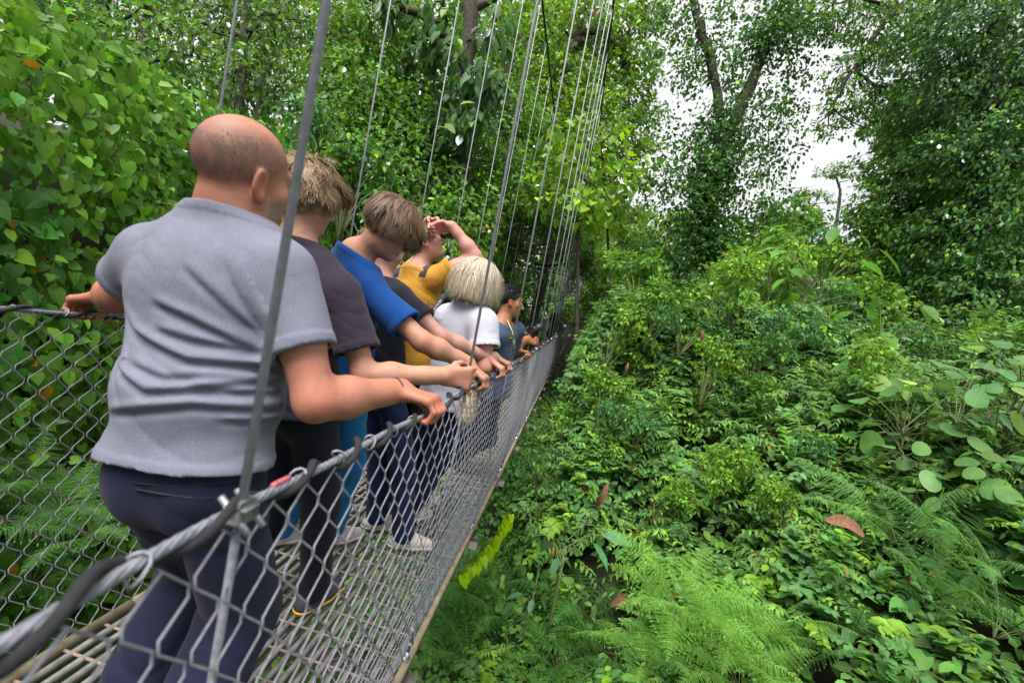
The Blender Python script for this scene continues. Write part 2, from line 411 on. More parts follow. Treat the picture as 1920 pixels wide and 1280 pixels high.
def vcol_skin(v, p, base):
    """colour of skin by place on the head: lips, brows, eyes, shaved hair, warmer ears and knuckles"""
    c = np.tile(np.asarray(base), (len(v), 1)); s = p.hs
    q = (v - p.head) @ p.HR / s
    near = np.linalg.norm(q, axis=1) < .2
    def blend(m, col):
        nonlocal c
        m = np.clip(m, 0, 1)[:, None]*near[:, None]; c = c*(1-m) + np.asarray(col)*m
    ear = np.clip((np.abs(q[:, 0])-.070)/.01, 0, 1)*(np.abs(q[:, 2]+.02) < .045)*(q[:, 1] < .04)
    blend(ear*.5, base*V(1.12, .72, .65))
    lip = np.exp(-((q[:, 0]/.02)**4+((q[:, 2]+.073)/.010)**4))*(q[:, 1] > .085)
    blend(lip*.75, base*V(.95, .55, .55))
    brow = np.exp(-(((np.abs(q[:, 0])-.030)/.019)**4+((q[:, 2]-.021-.1*(.03-np.abs(q[:, 0])))/.005)**4))*(q[:, 1] > .06)
    blend(brow*.8, p.haircol*.6)
    for e in (-1, 1):
        d = np.linalg.norm(q - V(e*.030, .080, -.006), axis=1)
        blend((d < .0142)*(q[:, 1] > .082), V(.6, .58, .55))
        d2 = np.hypot(q[:, 0]-e*.030, q[:, 2]+.006)
        blend((d < .0142)*(d2 < .006)*(q[:, 1] > .082), V(.04, .03, .02))
    for pt, rd, am in p.warm:
        m = np.exp(-(np.linalg.norm(v-pt, axis=1)/rd)**2)[:, None]*am; c = c*(1-m)+base*V(1.10, .70, .64)*m
    if p.beard:
        b = np.clip((-.030-q[:, 2])/.02, 0, 1)*np.clip((q[:, 1]-.0)/.03, 0, 1)*np.clip((.125+q[:, 2])/.02, 0, 1)*(1-lip)
        blend(b*.55, V(.26, .22, .21))
    if p.shaved:
        top = q[:, 2]
        h = np.clip((top-hairline(q)+.012*waves(q, 8, 70))/.04, 0, 1)
        bald = np.exp(-((q[:, 0]/.060)**2+((q[:, 1]-.0)/.095)**2))*np.clip((top-.045)/.035, 0, 1)
        blend(h*(1-np.clip(bald*1.7, 0, 1))*np.clip(.62+.25*waves(q, 6, 120)+.2*waves(q, 16, 380), .2, .9), p.haircol)
    return c
def hairline(q):
    y = q[:, 1]; return np.interp(y, [-.11, -.06, -.02, .02, .06, .10], [-.062, -.060, -.020, .0, .045, .062])
def build_person(name_label, sp):
    """sp: dict of landmarks in world metres and clothing; returns the Empty"""
    p = Person(); s = sp.get('s', 1.); g = sp.get('girth', 1.); hg = sp.get('hipg', g); p.hs = sp.get('hs', 1.)
    hip, neck, sR, sL = sp['hip'], sp['neck'], sp['shR'], sp['shL']
    hip = neck + nrm(hip-neck)*sp.get('torso', .565)*s
    up = nrm(neck-hip); rt = sR-sL; rt = nrm(rt-(rt@up)*up); fw = np.cross(up, rt)
    TR = np.stack([rt, fw, up], 1)
    p.head = sp['head']; p.HR = frame(sp['hf'], sp.get('hu', (0, 0, 1))); p.haircol = np.asarray(sp.get('haircol', (.1, .07, .05)))
    p.beard = sp.get('beard', False); p.shaved = sp.get('shaved', False)
    L = np.linalg.norm(neck-hip)
    waist = lerp(hip, neck, .36); chest = lerp(hip, neck, .68); ush = (sR+sL)/2
    wS = np.linalg.norm(sR-sL)/2
    torso = [Ell(hip, TR, V(.158*hg, .112*hg, .13)*s, .05), Ell(waist, TR, V(.142*g, .105*g, .16)*s, .06),
             Ell(lerp(waist, hip, .3)+fw*.03*s*(g-.9), TR, V(.145*g, .11*g, .11)*s, .06),
             Ell(chest, TR, V(max(.15*g*s, wS*.80, sp.get('chestw', 0)), .108*g*s, .17*s), .06),
             Cone(lerp(ush, sL, .82)-up*.01, lerp(ush, sR, .82)-up*.01, .056*s, .056*s, .05),
             Cone(neck+up*.015-fw*.01, lerp(ush, sR, .8)+up*.008, .05*s, .045*s, .05), Cone(neck+up*.015-fw*.01, lerp(ush, sL, .8)+up*.008, .05*s, .045*s, .05)]
    hb = p.head + p.HR @ (V(0, -.018, -.06)*p.hs)
    body = [Ell(t.c, t.R, t.r-.009, t.k) if isinstance(t, Ell) else t for t in torso] + [Cone(neck-up*.03, hb, .060*s*sp.get('neckw', 1.), .054*p.hs*sp.get('neckw', 1.), .035)]
    arms = {}
    for side, S in (('R', sR), ('L', sL)):
        E = sp['el'+side]; hp = []
        gr = sp.get('grip'+side)
        if gr is not None:
            hp, W = grip(E, gr['G'], gr['c'], gr['hint'], gr.get('rr', .014), sp.get('hand', 1.), gr.get('spread', 1.), gr.get('curl', 1.))
        else: W = sp['wr'+side]
        ag = sp.get('arm', 1.)*s
        n1 = nrm(E-S)
        body += [Cone(S, lerp(S, E, .5), .050*ag, .046*ag, .04), Cone(lerp(S, E, .5), E, .046*ag, .040*ag, .03),
                 Cone(E, lerp(E, W, .32), .039*ag, .043*ag, .03), Cone(lerp(E, W, .32), W, .042*ag, .0265*ag, .03)]
        body += hp; arms[side] = (S, E, W)
    legs = {}
    for side, e in (('R', 1), ('L', -1)):
        H = hip + rt*e*.085*s*hg - up*.03; F = sp['foot'+side]; hd = sp.get('toe'+side, fw); hd = nrm(V(hd[0], hd[1], 0))
        A = F + V(0, 0, .085*s); K = ik(H, A, .42*s, .41*s, sp.get('pole', fw)+hd*.5)
        body += [Cone(H, K, .083*s*hg, .056*s, .05), Cone(K, lerp(K, A, .3), .054*s, .055*s, .03), Cone(lerp(K, A, .3), A, .055*s, .036*s, .03), Cone(A, F+hd*.10+V(0, 0, .045), .034*s, .026*s, .03)]
        legs[side] = (H, K, A, F, hd)
    body += head_prims(p.head, p.HR, p.hs, sp.get('jaw', 1.), True)
    root = empty('person', (hip[0], hip[1], bz(hip[1])), name_label, 'person', sp.get('group'))
    h = sp.get('h', .006)
    p.warm = [(arms[k][1], .05, .55) for k in 'RL']+[(sp[g_]['G'], .07, .45) for g_ in ('gripR', 'gripL') if g_ in sp]+[(arms[k][2], .05, .2) for k in 'RL']
    nkd = nrm(hb-neck); nkl = np.linalg.norm(hb-neck)
    def bpost(P, d):
        if not sp.get('neckfold'): return d
        q = P-neck; t = q@nkd; bk_ = np.clip(-((q-t[:, None]*nkd)@fw)/.05, 0, 1)*np.clip(t/.03, 0, 1)*np.clip((nkl*1.0-t)/.03, 0, 1)
        return d + sp['neckfold']*bk_*(1-np.abs(np.sin(t*105+.9*np.sin((q@rt)*38)+(q@rt)*9)))**2.2
    v, q = mesh_sdf(body, h, bpost); v = relax(v, q, 1, .35)
    base = np.asarray(sp.get('skin', SKIN_L))
    link('body', mesh_np('body', v, q, col=vcol_skin(v, p, base)), sp.get('skinmat', MAT['skin']), root)
    te = sp.get('tease', .012); le = sp.get('legease', te); bk = hip - fw*.035*s - up*.045*s
    bks = [Ell(bk+rt*e*.050*s, TR, V(.072, .070, .088)*s*g**.5, .04) for e in (1, -1)]
    # ---- shirt
    if 'shirt' in sp:
        e = sp.get('ease', .016); hemT = sp.get('hem', -.06); lo_w = sp.get('loose', .02)
        sh = []
        for t in torso:
            if isinstance(t, Ell): sh.append(Ell(t.c, t.R, t.r+e, t.k))
            else: sh.append(Cone(t.a, t.a+t.ba, t.ra+e*.7, t.rb+e*.7, t.k))
        sh.append(Ell(hip-up*.02, TR, V(.160*hg+max(lo_w, te+.010), .118*hg+max(lo_w, te+.008), .17)*s, .06))
        for H, K, A, F, hd in legs.values(): sh.append(Cone(H+up*.03, lerp(H, K, .30), .090*s*hg+te+.008, .084*s*hg+te+.008, .05))
        for bkp in bks: sh.append(Ell(bkp.c, TR, bkp.r+te+.016, .04))
        slT = sp.get('sleeve', .62); sls = []
        for side in 'RL':
            S, E, W = arms[side]; ag = sp.get('arm', 1.)*s
            st = sp.get('sleeve'+side, slT); c0 = lerp(S, E, st); n = nrm(E-S).astype(F32)
            r0, r1 = .056*ag+e*.6, .050*ag+sp.get('sleevew', .020)
            sls.append((Cone(S, lerp(S, E, st+.25), r0, r1, .045), c0.astype(F32), n, Cone(c0-n*.05, c0+n*.06, r1-.018, r1-.014)))
        hemP = hip + up*hemT*s; nu = nrm(hb-neck)
        nr = sp.get('neckr', .066)*s
        nu = nrm(up+.5*nu); npn = nrm(nu + fw*sp.get('nslope', .28)); npc = neck + nu*sp.get('nlift', .012)
        amp = sp.get('wr', 1.)*.0080
        crs = sp.get('creases', [])
        def post(P, d):
            d = sdf_ev(sh, P)
            for cn, c0, n, core in sls:
                sl = np.maximum(cn.ev(P), (P-c0) @ n); k = .045
                sl = sl - .0032*np.clip(((P-c0) @ n+.024)/.004, 0, 1)      # turned hem of the sleeve
                hh = np.clip(.5+.5*(d-sl)/k, 0, 1); d = d+(sl-d)*hh-k*hh*(1-hh)
            d0 = d.copy(); q = (P-hip) @ TR
            w1 = waves(P, 11, 16); ph = (q[:, 2]*46 + q[:, 0]*sp.get('slant', 14) + w1*3.2)
            fold = np.abs(np.sin(ph*.5+1.3*np.sin(q[:, 0]*8)))**.7
            mask = np.clip(.45+.75*waves(P, 5, 9), 0, 1)*np.clip((.40-q[:, 2])/.18, .12, 1)
            d = d + amp*(1-fold)**1.6*mask*1.4 + amp*.4*waves(P, 3, 30) - amp*.3
            fine = 1-np.abs(np.sin(q[:, 2]*62+q[:, 0]*26*np.sign(q[:, 0])+waves(P, 15, 24)*4.2)); d = d + sp.get('fine', .0034)*fine**2*np.clip(.15+1.1*waves(P, 17, 11), 0, 1)
            npd = (P-npc) @ npn; d = d - .0030*np.clip((npd+.026)/.004, 0, 1)*(np.linalg.norm(P-npc, axis=1) < .16)
            d = d - .0026*np.clip((.026-((P-hemP) @ up))/.004, 0, 1)
            if crs:
                m = np.abs(d) < .06; Q = q[m][:, [0, 2]]; dd = np.zeros(len(Q))
                bk = np.clip((.05-q[m][:, 1])/.04, 0, 1)
                for pl, dep in crs:
                    best = np.full(len(Q), 9.); sg = np.zeros(len(Q)); tt = np.zeros(len(Q))
                    for i in range(len(pl)-1):
                        A, Bv = pl[i], pl[i+1]-pl[i]; t = np.clip(((Q-A) @ Bv)/(Bv@Bv), 0, 1); off = Q-A-t[:, None]*Bv
                        di = np.linalg.norm(off, axis=1); u = di < best
                        best[u] = di[u]; sg[u] = off[u, 1]; tt[u] = (i+t[u])/(len(pl)-1)
                    env = np.clip(np.minimum(tt, 1.04-tt)*5, 0, 1)
                    dd += env*bk*dep*(np.exp(-(best/.0085)**2) - .75*np.exp(-((sg-.017)/.011)**2)*(best < .04))
                d[m] += dd
            out = np.maximum(d, -(d0+.026))
            for cn, c0, n, core in sls: out = np.maximum(out, -core.ev(P))
            hm = (P-hemP) @ up + .004*waves(P, 9, 25)
            out = np.maximum(out, -hm)
            return np.maximum(out, np.minimum((P-npc) @ npn, nr*2.1-np.linalg.norm(np.cross(P-neck, nu), axis=1)))
        bound = sh + [x[0] for x in sls]
        v, q = mesh_sdf(bound, sp.get('hc', h), post); v = relax(v, q, 1, .4)
        shirt = link('shirt', mesh_np('shirt', v, q), sp['shirt'], root)
        p.shirt = shirt
        def shirt_d(P): return sdf_ev(sh, P)
        p.shirt_d = shirt_d
    # ---- trousers
    tr = [Ell(hip, TR, V(.158*hg+te, .112*hg+te, .15)*s, .05), Ell(lerp(waist, hip, .55), TR, V(.140*g+te*.4, .103*g+te*.4, .10)*s, .05)]
    tr += bks
    for side in 'RL':
        H, K, A, F, hd = legs[side]
        tr += [Cone(H, K, .088*s*hg+te, .060*s+le*1.4, .05), Cone(K, A, .060*s+le*1.4, .046*s+le*1.6, .03)]
    wc = hip+up*sp.get('waist', .10)*s
    def tpost(P, d):
        q = (P-hip) @ TR
        w = waves(P, 21, 18)
        d = d + .011*(1-np.abs(np.sin(q[:, 2]*17+q[:, 0]*8+w*2.6)))**1.6*np.clip(.5+.8*waves(P, 25, 8), 0, 1) + .003*waves(P, 23, 26)
        d = d - .0030*np.clip((((P-wc) @ up)+.042)/.004, 0, 1)
        out = np.maximum(d, (P-wc) @ up)
        for side in 'RL':
            A = legs[side][2]; out = np.maximum(out, -np.maximum((P-A)[:, 2]+sp.get('cuff', .035), np.linalg.norm((P-A)[:, :2], axis=1)-.3))
        return out
    v, q = mesh_sdf(tr, sp.get('ht', h*1.3), tpost); v = relax(v, q, 1, .4)
    p.trousers = link('trousers', mesh_np('trousers', v, q), sp['trousers'], root)
    p.trousers_d = lambda P: sdf_ev(tr, P)
    # ---- shoes
    for side in 'RL':
        H, K, A, F, hd = legs[side]
        z0 = F[2]; sd = np.cross(hd, V(0, 0, 1))
        def foot(ex): return [Cone(F-hd*.045+V(0, 0, .036), F+hd*.07+V(0, 0, .040), .037*s+ex, .043*s+ex, .03), Cone(F+hd*.07+V(0, 0, .038), F+hd*.155+V(0, 0, .028), .043*s+ex, .034*s+ex, .03)]
        up_ = foot(0)+[Cone(F+V(0, 0, .05), A-hd*.005-V(0, 0, .012), .042*s, .040*s, .03)]
        v, q = mesh_sdf(up_, .006, lambda P, d: np.maximum(d, z0+.022-P[:, 2]))
        so = link('shoe', mesh_np('shoe', v, q), sp['shoes'], root)
        v, q = mesh_sdf(foot(.004), .006, lambda P, d: np.maximum(np.maximum(d, P[:, 2]-z0-.026), z0+.004-P[:, 2]))
        link('sole', mesh_np('sole', v, q), sp.get('soles', MAT['white_rubber']), so)
    p.root = root; p.arms = arms; p.TR = TR; p.hip = hip; p.neckp = neck; p.up = up; p.fw = fw; p.rt = rt
    return p
def strands(p, n, style, name='hair', seed=1, width=.0028):
    """hair as many tapered ribbons that run along the skull"""
    r = np.random.default_rng(seed); s = p.hs
    C0 = V(0, -.012, .022); RAD = V(.0775, .098, .089)
    D = r.normal(size=(n*3, 3)); D /= np.linalg.norm(D, axis=1, keepdims=True)
    q = C0 + D*RAD
    q = q[style['keep'](q)][:n]; n = len(q)
    N = (q-C0)/RAD**2; N /= np.linalg.norm(N, axis=1, keepdims=True)
    d = style['dir'](q, N, r); d -= (d*N).sum(1, keepdims=True)*N; d /= np.maximum(np.linalg.norm(d, axis=1, keepdims=True), 1e-6)
    Ls = style['len'](q, r)*s; seg = style.get('seg', 7)
    K = style.get('clumps', 170); gi = r.integers(0, n, K); idx = np.argmin(((q[:, None]-q[gi][None])**2).sum(2), 1)
    mix = style.get('cohere', .8)
    d = d*(1-.45*mix) + d[gi][idx]*.45*mix
    d = d + N*style.get('lift', .25); d /= np.linalg.norm(d, axis=1, keepdims=True)
    pts = [q.copy()]; x = q.copy(); ph = r.uniform(0, 6.28, K)[idx]+r.normal(size=n)*.35; wv = style.get('wave', 0.); grav = style.get('grav', .3)
    gl = p.HR.T @ V(0, 0, -1)
    vol = style.get('vol', .012)*(r.uniform(.55, 1.1, K)[idx]*.7+.3*r.uniform(.3, 1.1, n))
    w_axis = np.cross(d, N)
    for k in range(seg):
        t = (k+1)/seg
        d = d + gl*grav*t + w_axis*(wv*np.sin(ph+t*style.get('wf', 9)))[:, None] + (r.normal(size=(K, 3))[idx]*mix+r.normal(size=(n, 3))*(1-mix))*style.get('jit', .06)
        d /= np.linalg.norm(d, axis=1, keepdims=True)
        x = x + d*(Ls/seg/s)[:, None]
        e = (x-C0)/(RAD+vol[:, None]*min(1, t*2)); m = np.linalg.norm(e, axis=1); ins = m < 1
        x[ins] = C0 + (e[ins]/m[ins][:, None])*(RAD+vol[ins][:, None]*min(1, t*2))
        zn = x[:, 2] < -.055
        rr = np.hypot(x[:, 0], x[:, 1]+.015); inn = zn & (rr < .062)
        if inn.any(): f = (.062/np.maximum(rr[inn], 1e-4))[:, None]; x[inn, :2] = (x[inn, :2]+[0, .015])*f-[0, .015]
        pts.append(x.copy())
    P = np.stack(pts, 1)
    T = np.gradient(P, axis=1); O = P-C0; Sd = np.cross(T, O); Sd /= np.maximum(np.linalg.norm(Sd, axis=2, keepdims=True), 1e-9)
    m = seg+1; taper = np.concatenate([[.7], np.ones(m-3), [.75, .15]])
    W = (width*r.uniform(.6, 1.3, n))[:, None]*taper[None]
    A = P - Sd*W[..., None]; B = P + Sd*W[..., None]
    mid = P + (O/np.linalg.norm(O, axis=2, keepdims=True))*W[..., None]*.5
    vv = np.stack([A, mid, B], 2).reshape(-1, 3)
    i = np.arange(n)[:, None, None]*m*3 + np.arange(m-1)[None, :, None]*3 + np.arange(2)[None, None, :]
    f = np.stack([i, i+1, i+4, i+3], -1).reshape(-1, 4)
    cl = p.haircol[None]*(r.uniform(.66, 1.34, n)*r.uniform(.84, 1.16, K)[idx])[:, None]
    if 'tip' in style:
        tt = np.linspace(0, 1, m); cc = cl[:, None, :]*(1-tt[None, :, None]) + (np.asarray(style['tip'])[None]*r.uniform(.7, 1.3, n)[:, None])[:, None, :]*tt[None, :, None]
        cv = np.repeat(cc[:, :, None, :], 3, 2).reshape(-1, 3)
    else: cv = np.repeat(cl, m*3, 0)
    world = np.asarray(p.head) + (vv*s) @ p.HR.T
    return world, f, cv
def hair(p, parts, cap=None):
    vs, fs, cs = [], [], []; o = 0
    for n, st, sd, w in parts:
        v, f, c = strands(p, n, st, seed=sd, width=w); vs.append(v); fs.append(f+o); cs.append(c); o += len(v)
    if cap is not None:
        pr, post = cap
        v, q = mesh_sdf(pr, .007, post); v = relax(v, q, 2)
        vs.append(v); fs.append(q+o); cs.append(np.tile(p.haircol*.6, (len(v), 1)))
    return link('hair', mesh_np('hair', np.vstack(vs), np.vstack(fs), col=np.clip(np.vstack(cs), 0, 1)), MAT['hair'], p.root)
def scalp_cap(p, extra, keepfn):
    C0 = p.head + p.HR @ (V(0, -.012, .022)*p.hs)
    pr = [Ell(C0, p.HR, (V(.0775, .098, .089)+extra)*p.hs, .01)]
    def post(P, d):
        q = (P-p.head) @ p.HR/p.hs
        return np.maximum(d, (hairline(q)+.004-q[:, 2])*.8 if keepfn is None else keepfn(q))
    return pr, post
def band(pts_axis, E, W, t, r, mat, parent, name='bracelet', thick=.003, sides=6):
    c = lerp(E, W, t); n = nrm(W-E); a = nrm(np.cross(n, V(0, 0, 1))); b = np.cross(n, a)
    th = np.linspace(0, 2*math.pi, 25)
    m = MB(); m.tube([c + (a*math.cos(x)+b*math.sin(x))*r for x in th], thick, sides, cap=False)
    return m.build(name, mat, parent)
# ------------------------------------------------------------------ the eight walkers
MAT['white_rubber'] = mat_basic('white_rubber', (.62, .58, .56), (.75, .72, .70), 40, .6)
MAT['yellow_rubber'] = mat_basic('yellow_rubber', (.75, .42, .01), (.85, .52, .03), 40, .5)
MAT['dark_rubber'] = mat_basic('dark_rubber', (.02, .02, .025), (.04, .04, .045), 40, .6)
MAT['white_shoe'] = mat_cloth('white_shoe', (0.5208, 0.4704, 0.4620), .15, .7)
MAT['dark_shoe'] = mat_cloth('dark_shoe', (.05, .05, .08), .2, .7)
MAT['grey_tee'] = mat_cloth('grey_jersey', (.158, .166, .228), .07)
MAT['char_tee'] = mat_cloth('charcoal_jersey', (0.0245, 0.0188, 0.0333), .12)
MAT['blue_tee'] = mat_cloth('blue_jersey', (0.0022, 0.0448, 0.1950), .10)
MAT['black_tee'] = mat_cloth('dark_jersey', (0.0144, 0.0152, 0.0260), .12)
MAT['yellow_tee'] = mat_cloth('mustard_jersey', (0.4190, 0.2167, 0.0253), .08)
MAT['white_tee'] = mat_cloth('white_jersey', (0.4536, 0.4627, 0.5645), .04)
MAT['denim'] = mat_cloth('denim_shirt', (0.0375, 0.0614, 0.1264), .15)
MAT['olive'] = mat_cloth('olive_shirt', (0.0722, 0.0722, 0.0433), .15)
MAT['navy_tr'] = mat_cloth('navy_trousers', (0.0097, 0.0116, 0.0369), .15, .8)
MAT['black_tr'] = mat_cloth('black_trousers', (0.0084, 0.0094, 0.0205), .15, .8)
MAT['jeans'] = mat_cloth('bright_jeans', (0.0103, 0.1393, 0.3818), .25, .85, .35)
MAT['navy_jeans'] = mat_cloth('navy_jeans', (0.0091, 0.0162, 0.0672), .2, .85)
MAT['black_web'] = mat_basic('black_webbing', (.012, .012, .016), (.03, .03, .04), 60, .7, 0, .4, 700)
MAT['black_plastic'] = mat_basic('black_plastic', (.010, .011, .014), (.022, .023, .028), 40, .38, 0, .1, 300)
MAT['glass'] = mat_basic('coated_lens', (.03, .05, .10), (.07, .10, .18), 20, .05, .6)
BW = lambda *a: nrm(V(*a))
def rp(y, dx=0, dz=0): return rail_r(y)+V(dx, 0, dz)
def footp(x, y): return V(x+bx(y), y, bz(y)+.012)
HC = lambda **k: k
HAND_UP = V(.2, -.1, 1)
def on_rail(px):           # y on the right rail whose picture column is px
    ys = np.linspace(.3, 8, 1500); xs = np.array([to_px(rail_r(y))[0] for y in ys]); return float(ys[np.argmin(np.abs(xs-px))])
def on_rail_l(px):
    ys = np.linspace(.3, 8, 1500); xs = np.array([to_px(rail_l(y))[0] for y in ys]); return float(ys[np.argmin(np.abs(xs-px))])
def dbg(n, sp):
    f = lambda a, b: round(float(np.linalg.norm(sp[a]-sp[b])), 3)
    print('DBG', n, 'uaR', f('shR', 'elR'), 'uaL', f('shL', 'elL'), 'sh', f('shR', 'shL'), 'torso', f('hip', 'neck'), 'nh', f('neck', 'head'),
          'head', np.round(sp['head'], 2), 'hip', np.round(sp['hip'], 2), 'faR', round(float(np.linalg.norm(sp['elR']-(sp['gripR']['G'] if 'gripR' in sp else sp['wrR']))), 3),
          'faL', round(float(np.linalg.norm(sp['elL']-(sp['gripL']['G'] if 'gripL' in sp else sp['wrL']))), 3), 'head_z', round(float(sp['head'][2]-bz(sp['head'][1])), 2))
# ---- 1: man in grey T-shirt
y1 = on_rail(797); yl = 1.40
sp1 = dict(hip=at(345, 925, 1.10), neck=at(435, 400, 1.13), shR=at(532, 512, 1.10), shL=at(287, 480, 1.15), head=at(459, 322, 1.12), hf=BW(.34, 1, .02), hu=V(.10, -.05, 1),
    elR=at(592, 752, 1.07), elL=at(230, 552, 1.26), gripR=dict(G=rail_r(y1), c=V(0, 1, 0), hint=HAND_UP, spread=1.12), gripL=dict(G=rail_l(on_rail_l(160)), c=V(.1, 1, 0), hint=V(-.2, -.1, 1)),
    footR=footp(-.68, .92), footL=footp(-.93, 1.05), girth=1.18, hipg=.94, s=1.03, hs=1.12, h=.0048, neckfold=.012, tease=.010, legease=.026, torso=.60, hc=.005, shirt=MAT['grey_tee'], trousers=MAT['navy_tr'], shoes=MAT['dark_shoe'], soles=MAT['dark_rubber'],
    ease=.012, hem=.012, loose=.004, sleeve=.60, sleeveL=.55, sleevew=.020, nlift=-.005, skin=V(0.370, 0.163, 0.106), haircol=V(0.129, 0.086, 0.073), shaved=True, beard=True, arm=1.12, neckw=1.08, chestw=.205, slant=10, waist=.10, neckr=.070, hand=1.0)
dbg('p1', sp1)
def crease_lines(sp, pls, z):
    hip = sp['neck'] + nrm(sp['hip']-sp['neck'])*sp['torso']*sp['s']; up = nrm(sp['neck']-hip); rt = sp['shR']-sp['shL']; rt = nrm(rt-(rt@up)*up)
    return [([np.array([(at(x, y, z)-hip)@rt, (at(x, y, z)-hip)@up]) for x, y in pl], dep) for pl, dep in pls]
sp1['creases'] = crease_lines(sp1, [([(203, 576), (256, 626), (381, 682), (490, 694), (530, 690)], .011), ([(203, 635), (234, 694), (319, 738), (412, 735), (525, 748)], .009),
    ([(250, 676), (350, 713), (475, 707)], .006), ([(312, 622), (381, 644), (475, 663)], .008), ([(200, 779), (319, 769), (397, 763), (515, 780)], .010), ([(303, 572), (381, 607), (470, 657)], .010), ([(385, 732), (460, 722), (520, 722)], .009),
    ([(360, 500), (420, 560), (480, 630)], .006), ([(430, 480), (460, 560), (492, 620)], .007), ([(420, 790), (480, 800), (525, 830)], .007)], 1.02)
p1 = build_person('bald man in lavender grey T-shirt and navy trousers gripping both rails', sp1)
P_SHORT = lambda q: (q[:, 2] > hairline(q))
def away_from(cx, cy, cz, fall=0): return lambda q, N, r: (q-V(cx, cy, cz)) + V(0, 0, -fall) + r.normal(size=q.shape)*.02
hair(p1, [(1300, dict(keep=lambda q: (q[:, 2] > hairline(q)+.004) & ~((np.hypot(q[:, 0]/.062, (q[:, 1]+.006)/.100) < 1) & (q[:, 2] > .045)), dir=away_from(0, -.03, .11), len=lambda q, r: r.uniform(.003, .006, len(q)), seg=3, lift=.12, vol=.0005), 3, .0005)])
S, E, W = p1.arms['R']; band(None, E, W, .93, .0355, MAT['black_web'], p1.root, thick=.0025)
# ---- 2: charcoal T-shirt
def hang_r(y):             # the right hanger passes above the rail here
    return rail_r(y)
y2 = 1.74
sp2 = dict(hip=at(556, 862, 1.72), neck=at(560, 462, 1.66), shR=at(640, 553, 1.60), shL=at(455, 520, 1.80), head=at(580, 366, 1.66), hf=BW(.42, 1, -.10), hu=V(.12, .05, 1),
    elR=at(683, 703, 1.58), elL=at(440, 690, 1.95), wrL=at(470, 800, 2.05), gripR=dict(G=at(868, 706, 1.72), c=V(-.02, -.05, 1), hint=V(.4, -1, .1), rr=.012, spread=1.12),
    footR=footp(-.80, 1.80), footL=footp(-1.08, 1.72), toeR=V(.25, 1, 0), girth=.88, s=.99, hs=1.0, h=.0055, shirt=MAT['char_tee'], trousers=MAT['black_tr'], shoes=MAT['dark_shoe'], soles=MAT['yellow_rubber'],
    ease=.018, hem=-.05, sleeve=.70, sleevew=.030, skin=V(0.420, 0.221, 0.151), haircol=V(0.284, 0.185, 0.099), slant=6)
dbg('p2', sp2)
p2 = build_person('person in charcoal T-shirt with tousled sandy hair, fist round a hanger cable', sp2)
curl = dict(keep=lambda q: q[:, 2] > hairline(q)+.004, dir=away_from(0, -.03, .12, .02), len=lambda q, r: np.where(q[:, 2] > .03, r.uniform(.065, .11, len(q)), r.uniform(.03, .05, len(q))), seg=9, wave=.65, wf=8, grav=.20, lift=.30, vol=.028, jit=.16, clumps=130, cohere=.82)
hair(p2, [(12000, curl, 5, .00115)], scalp_cap(p2, .008, None))
S, E, W = p2.arms['R']; band(None, E, W, .95, .0315, MAT['wood'], p2.root, thick=.0018)
# ---- 3: blue T-shirt leaning over the rail
y3 = on_rail(896)
sp3 = dict(hip=at(632, 800, 2.12), neck=at(668, 478, 2.02), shR=at(694, 548, 1.93), shL=at(612, 500, 2.2), head=at(738, 424, 1.98), hf=BW(.78, .42, -.50), hu=V(.40, .10, .75),
    elR=at(792, 640, 1.88), elL=at(640, 640, 2.35), wrL=at(720, 745, 2.3), gripR=dict(G=rail_r(y3), c=V(0, 1, 0), hint=HAND_UP, spread=1.12),
    footR=footp(-.98, 2.28), footL=footp(-1.2, 2.15), girth=.86, s=.98, hs=1.02, h=.0055, shirt=MAT['blue_tee'], trousers=MAT['jeans'], shoes=MAT['white_shoe'],
    ease=.018, hem=-.02, sleeve=.68, sleevew=.026, skin=V(0.386, 0.198, 0.136), haircol=V(0.172, 0.103, 0.056), slant=-16)
dbg('p3', sp3)
p3 = build_person('person in blue T-shirt and bright blue jeans bending over the rail', sp3)
bowl = dict(keep=lambda q: (q[:, 2] > hairline(q)+.02-.03*(q[:, 1] > .05)), dir=away_from(0, -.035, .12, .06), len=lambda q, r: r.uniform(.085, .125, len(q))*np.interp(q[:, 2], [-.02, .06, .12], [.45, .9, 1.25]), seg=9, wave=.05, grav=.30, lift=.20, vol=.020, jit=.04, clumps=90, cohere=.85)
under = dict(keep=lambda q: (q[:, 2] > hairline(q)) & (q[:, 2] < .03), dir=lambda q, N, r: np.tile(V(0, 0, -1), (len(q), 1)), len=lambda q, r: r.uniform(.012, .022, len(q)), seg=4, lift=.1, vol=.004)
hair(p3, [(11000, bowl, 6, .0011), (1200, under, 8, .0018)], scalp_cap(p3, .006, None))
S, E, W = p3.arms['R']; band(None, E, W, .96, .0295, MAT['navy_jeans'], p3.root, thick=.0022)
# ---- 4: dark T-shirt, mostly behind
y4 = on_rail(931)
sp4 = dict(hip=at(712, 770, 2.50), neck=at(712, 525, 2.42), shR=at(752, 560, 2.34), shL=at(672, 545, 2.55), head=at(728, 462, 2.42), hf=BW(.6, .8, -.25), hu=V(.25, .1, .95),
    elR=at(828, 632, 2.30), elL=at(690, 665, 2.65), wrL=at(760, 735, 2.6), gripR=dict(G=rail_r(y4), c=V(0, 1, 0), hint=HAND_UP),
    footR=footp(-.64, 2.44), footL=footp(-.85, 2.55), toeR=V(1, .45, 0), toeL=V(.9, .6, 0), girth=.86, s=.95, hs=.97, h=.007, shirt=MAT['black_tee'], trousers=MAT['navy_jeans'], shoes=MAT['white_shoe'],
    ease=.018, hem=-.04, sleeve=.55, skin=V(0.437, 0.238, 0.192), haircol=V(0.284, 0.163, 0.086))
dbg('p4', sp4)
p4 = build_person('person in dark T-shirt and navy jeans, head hidden behind the blue T-shirt', sp4)
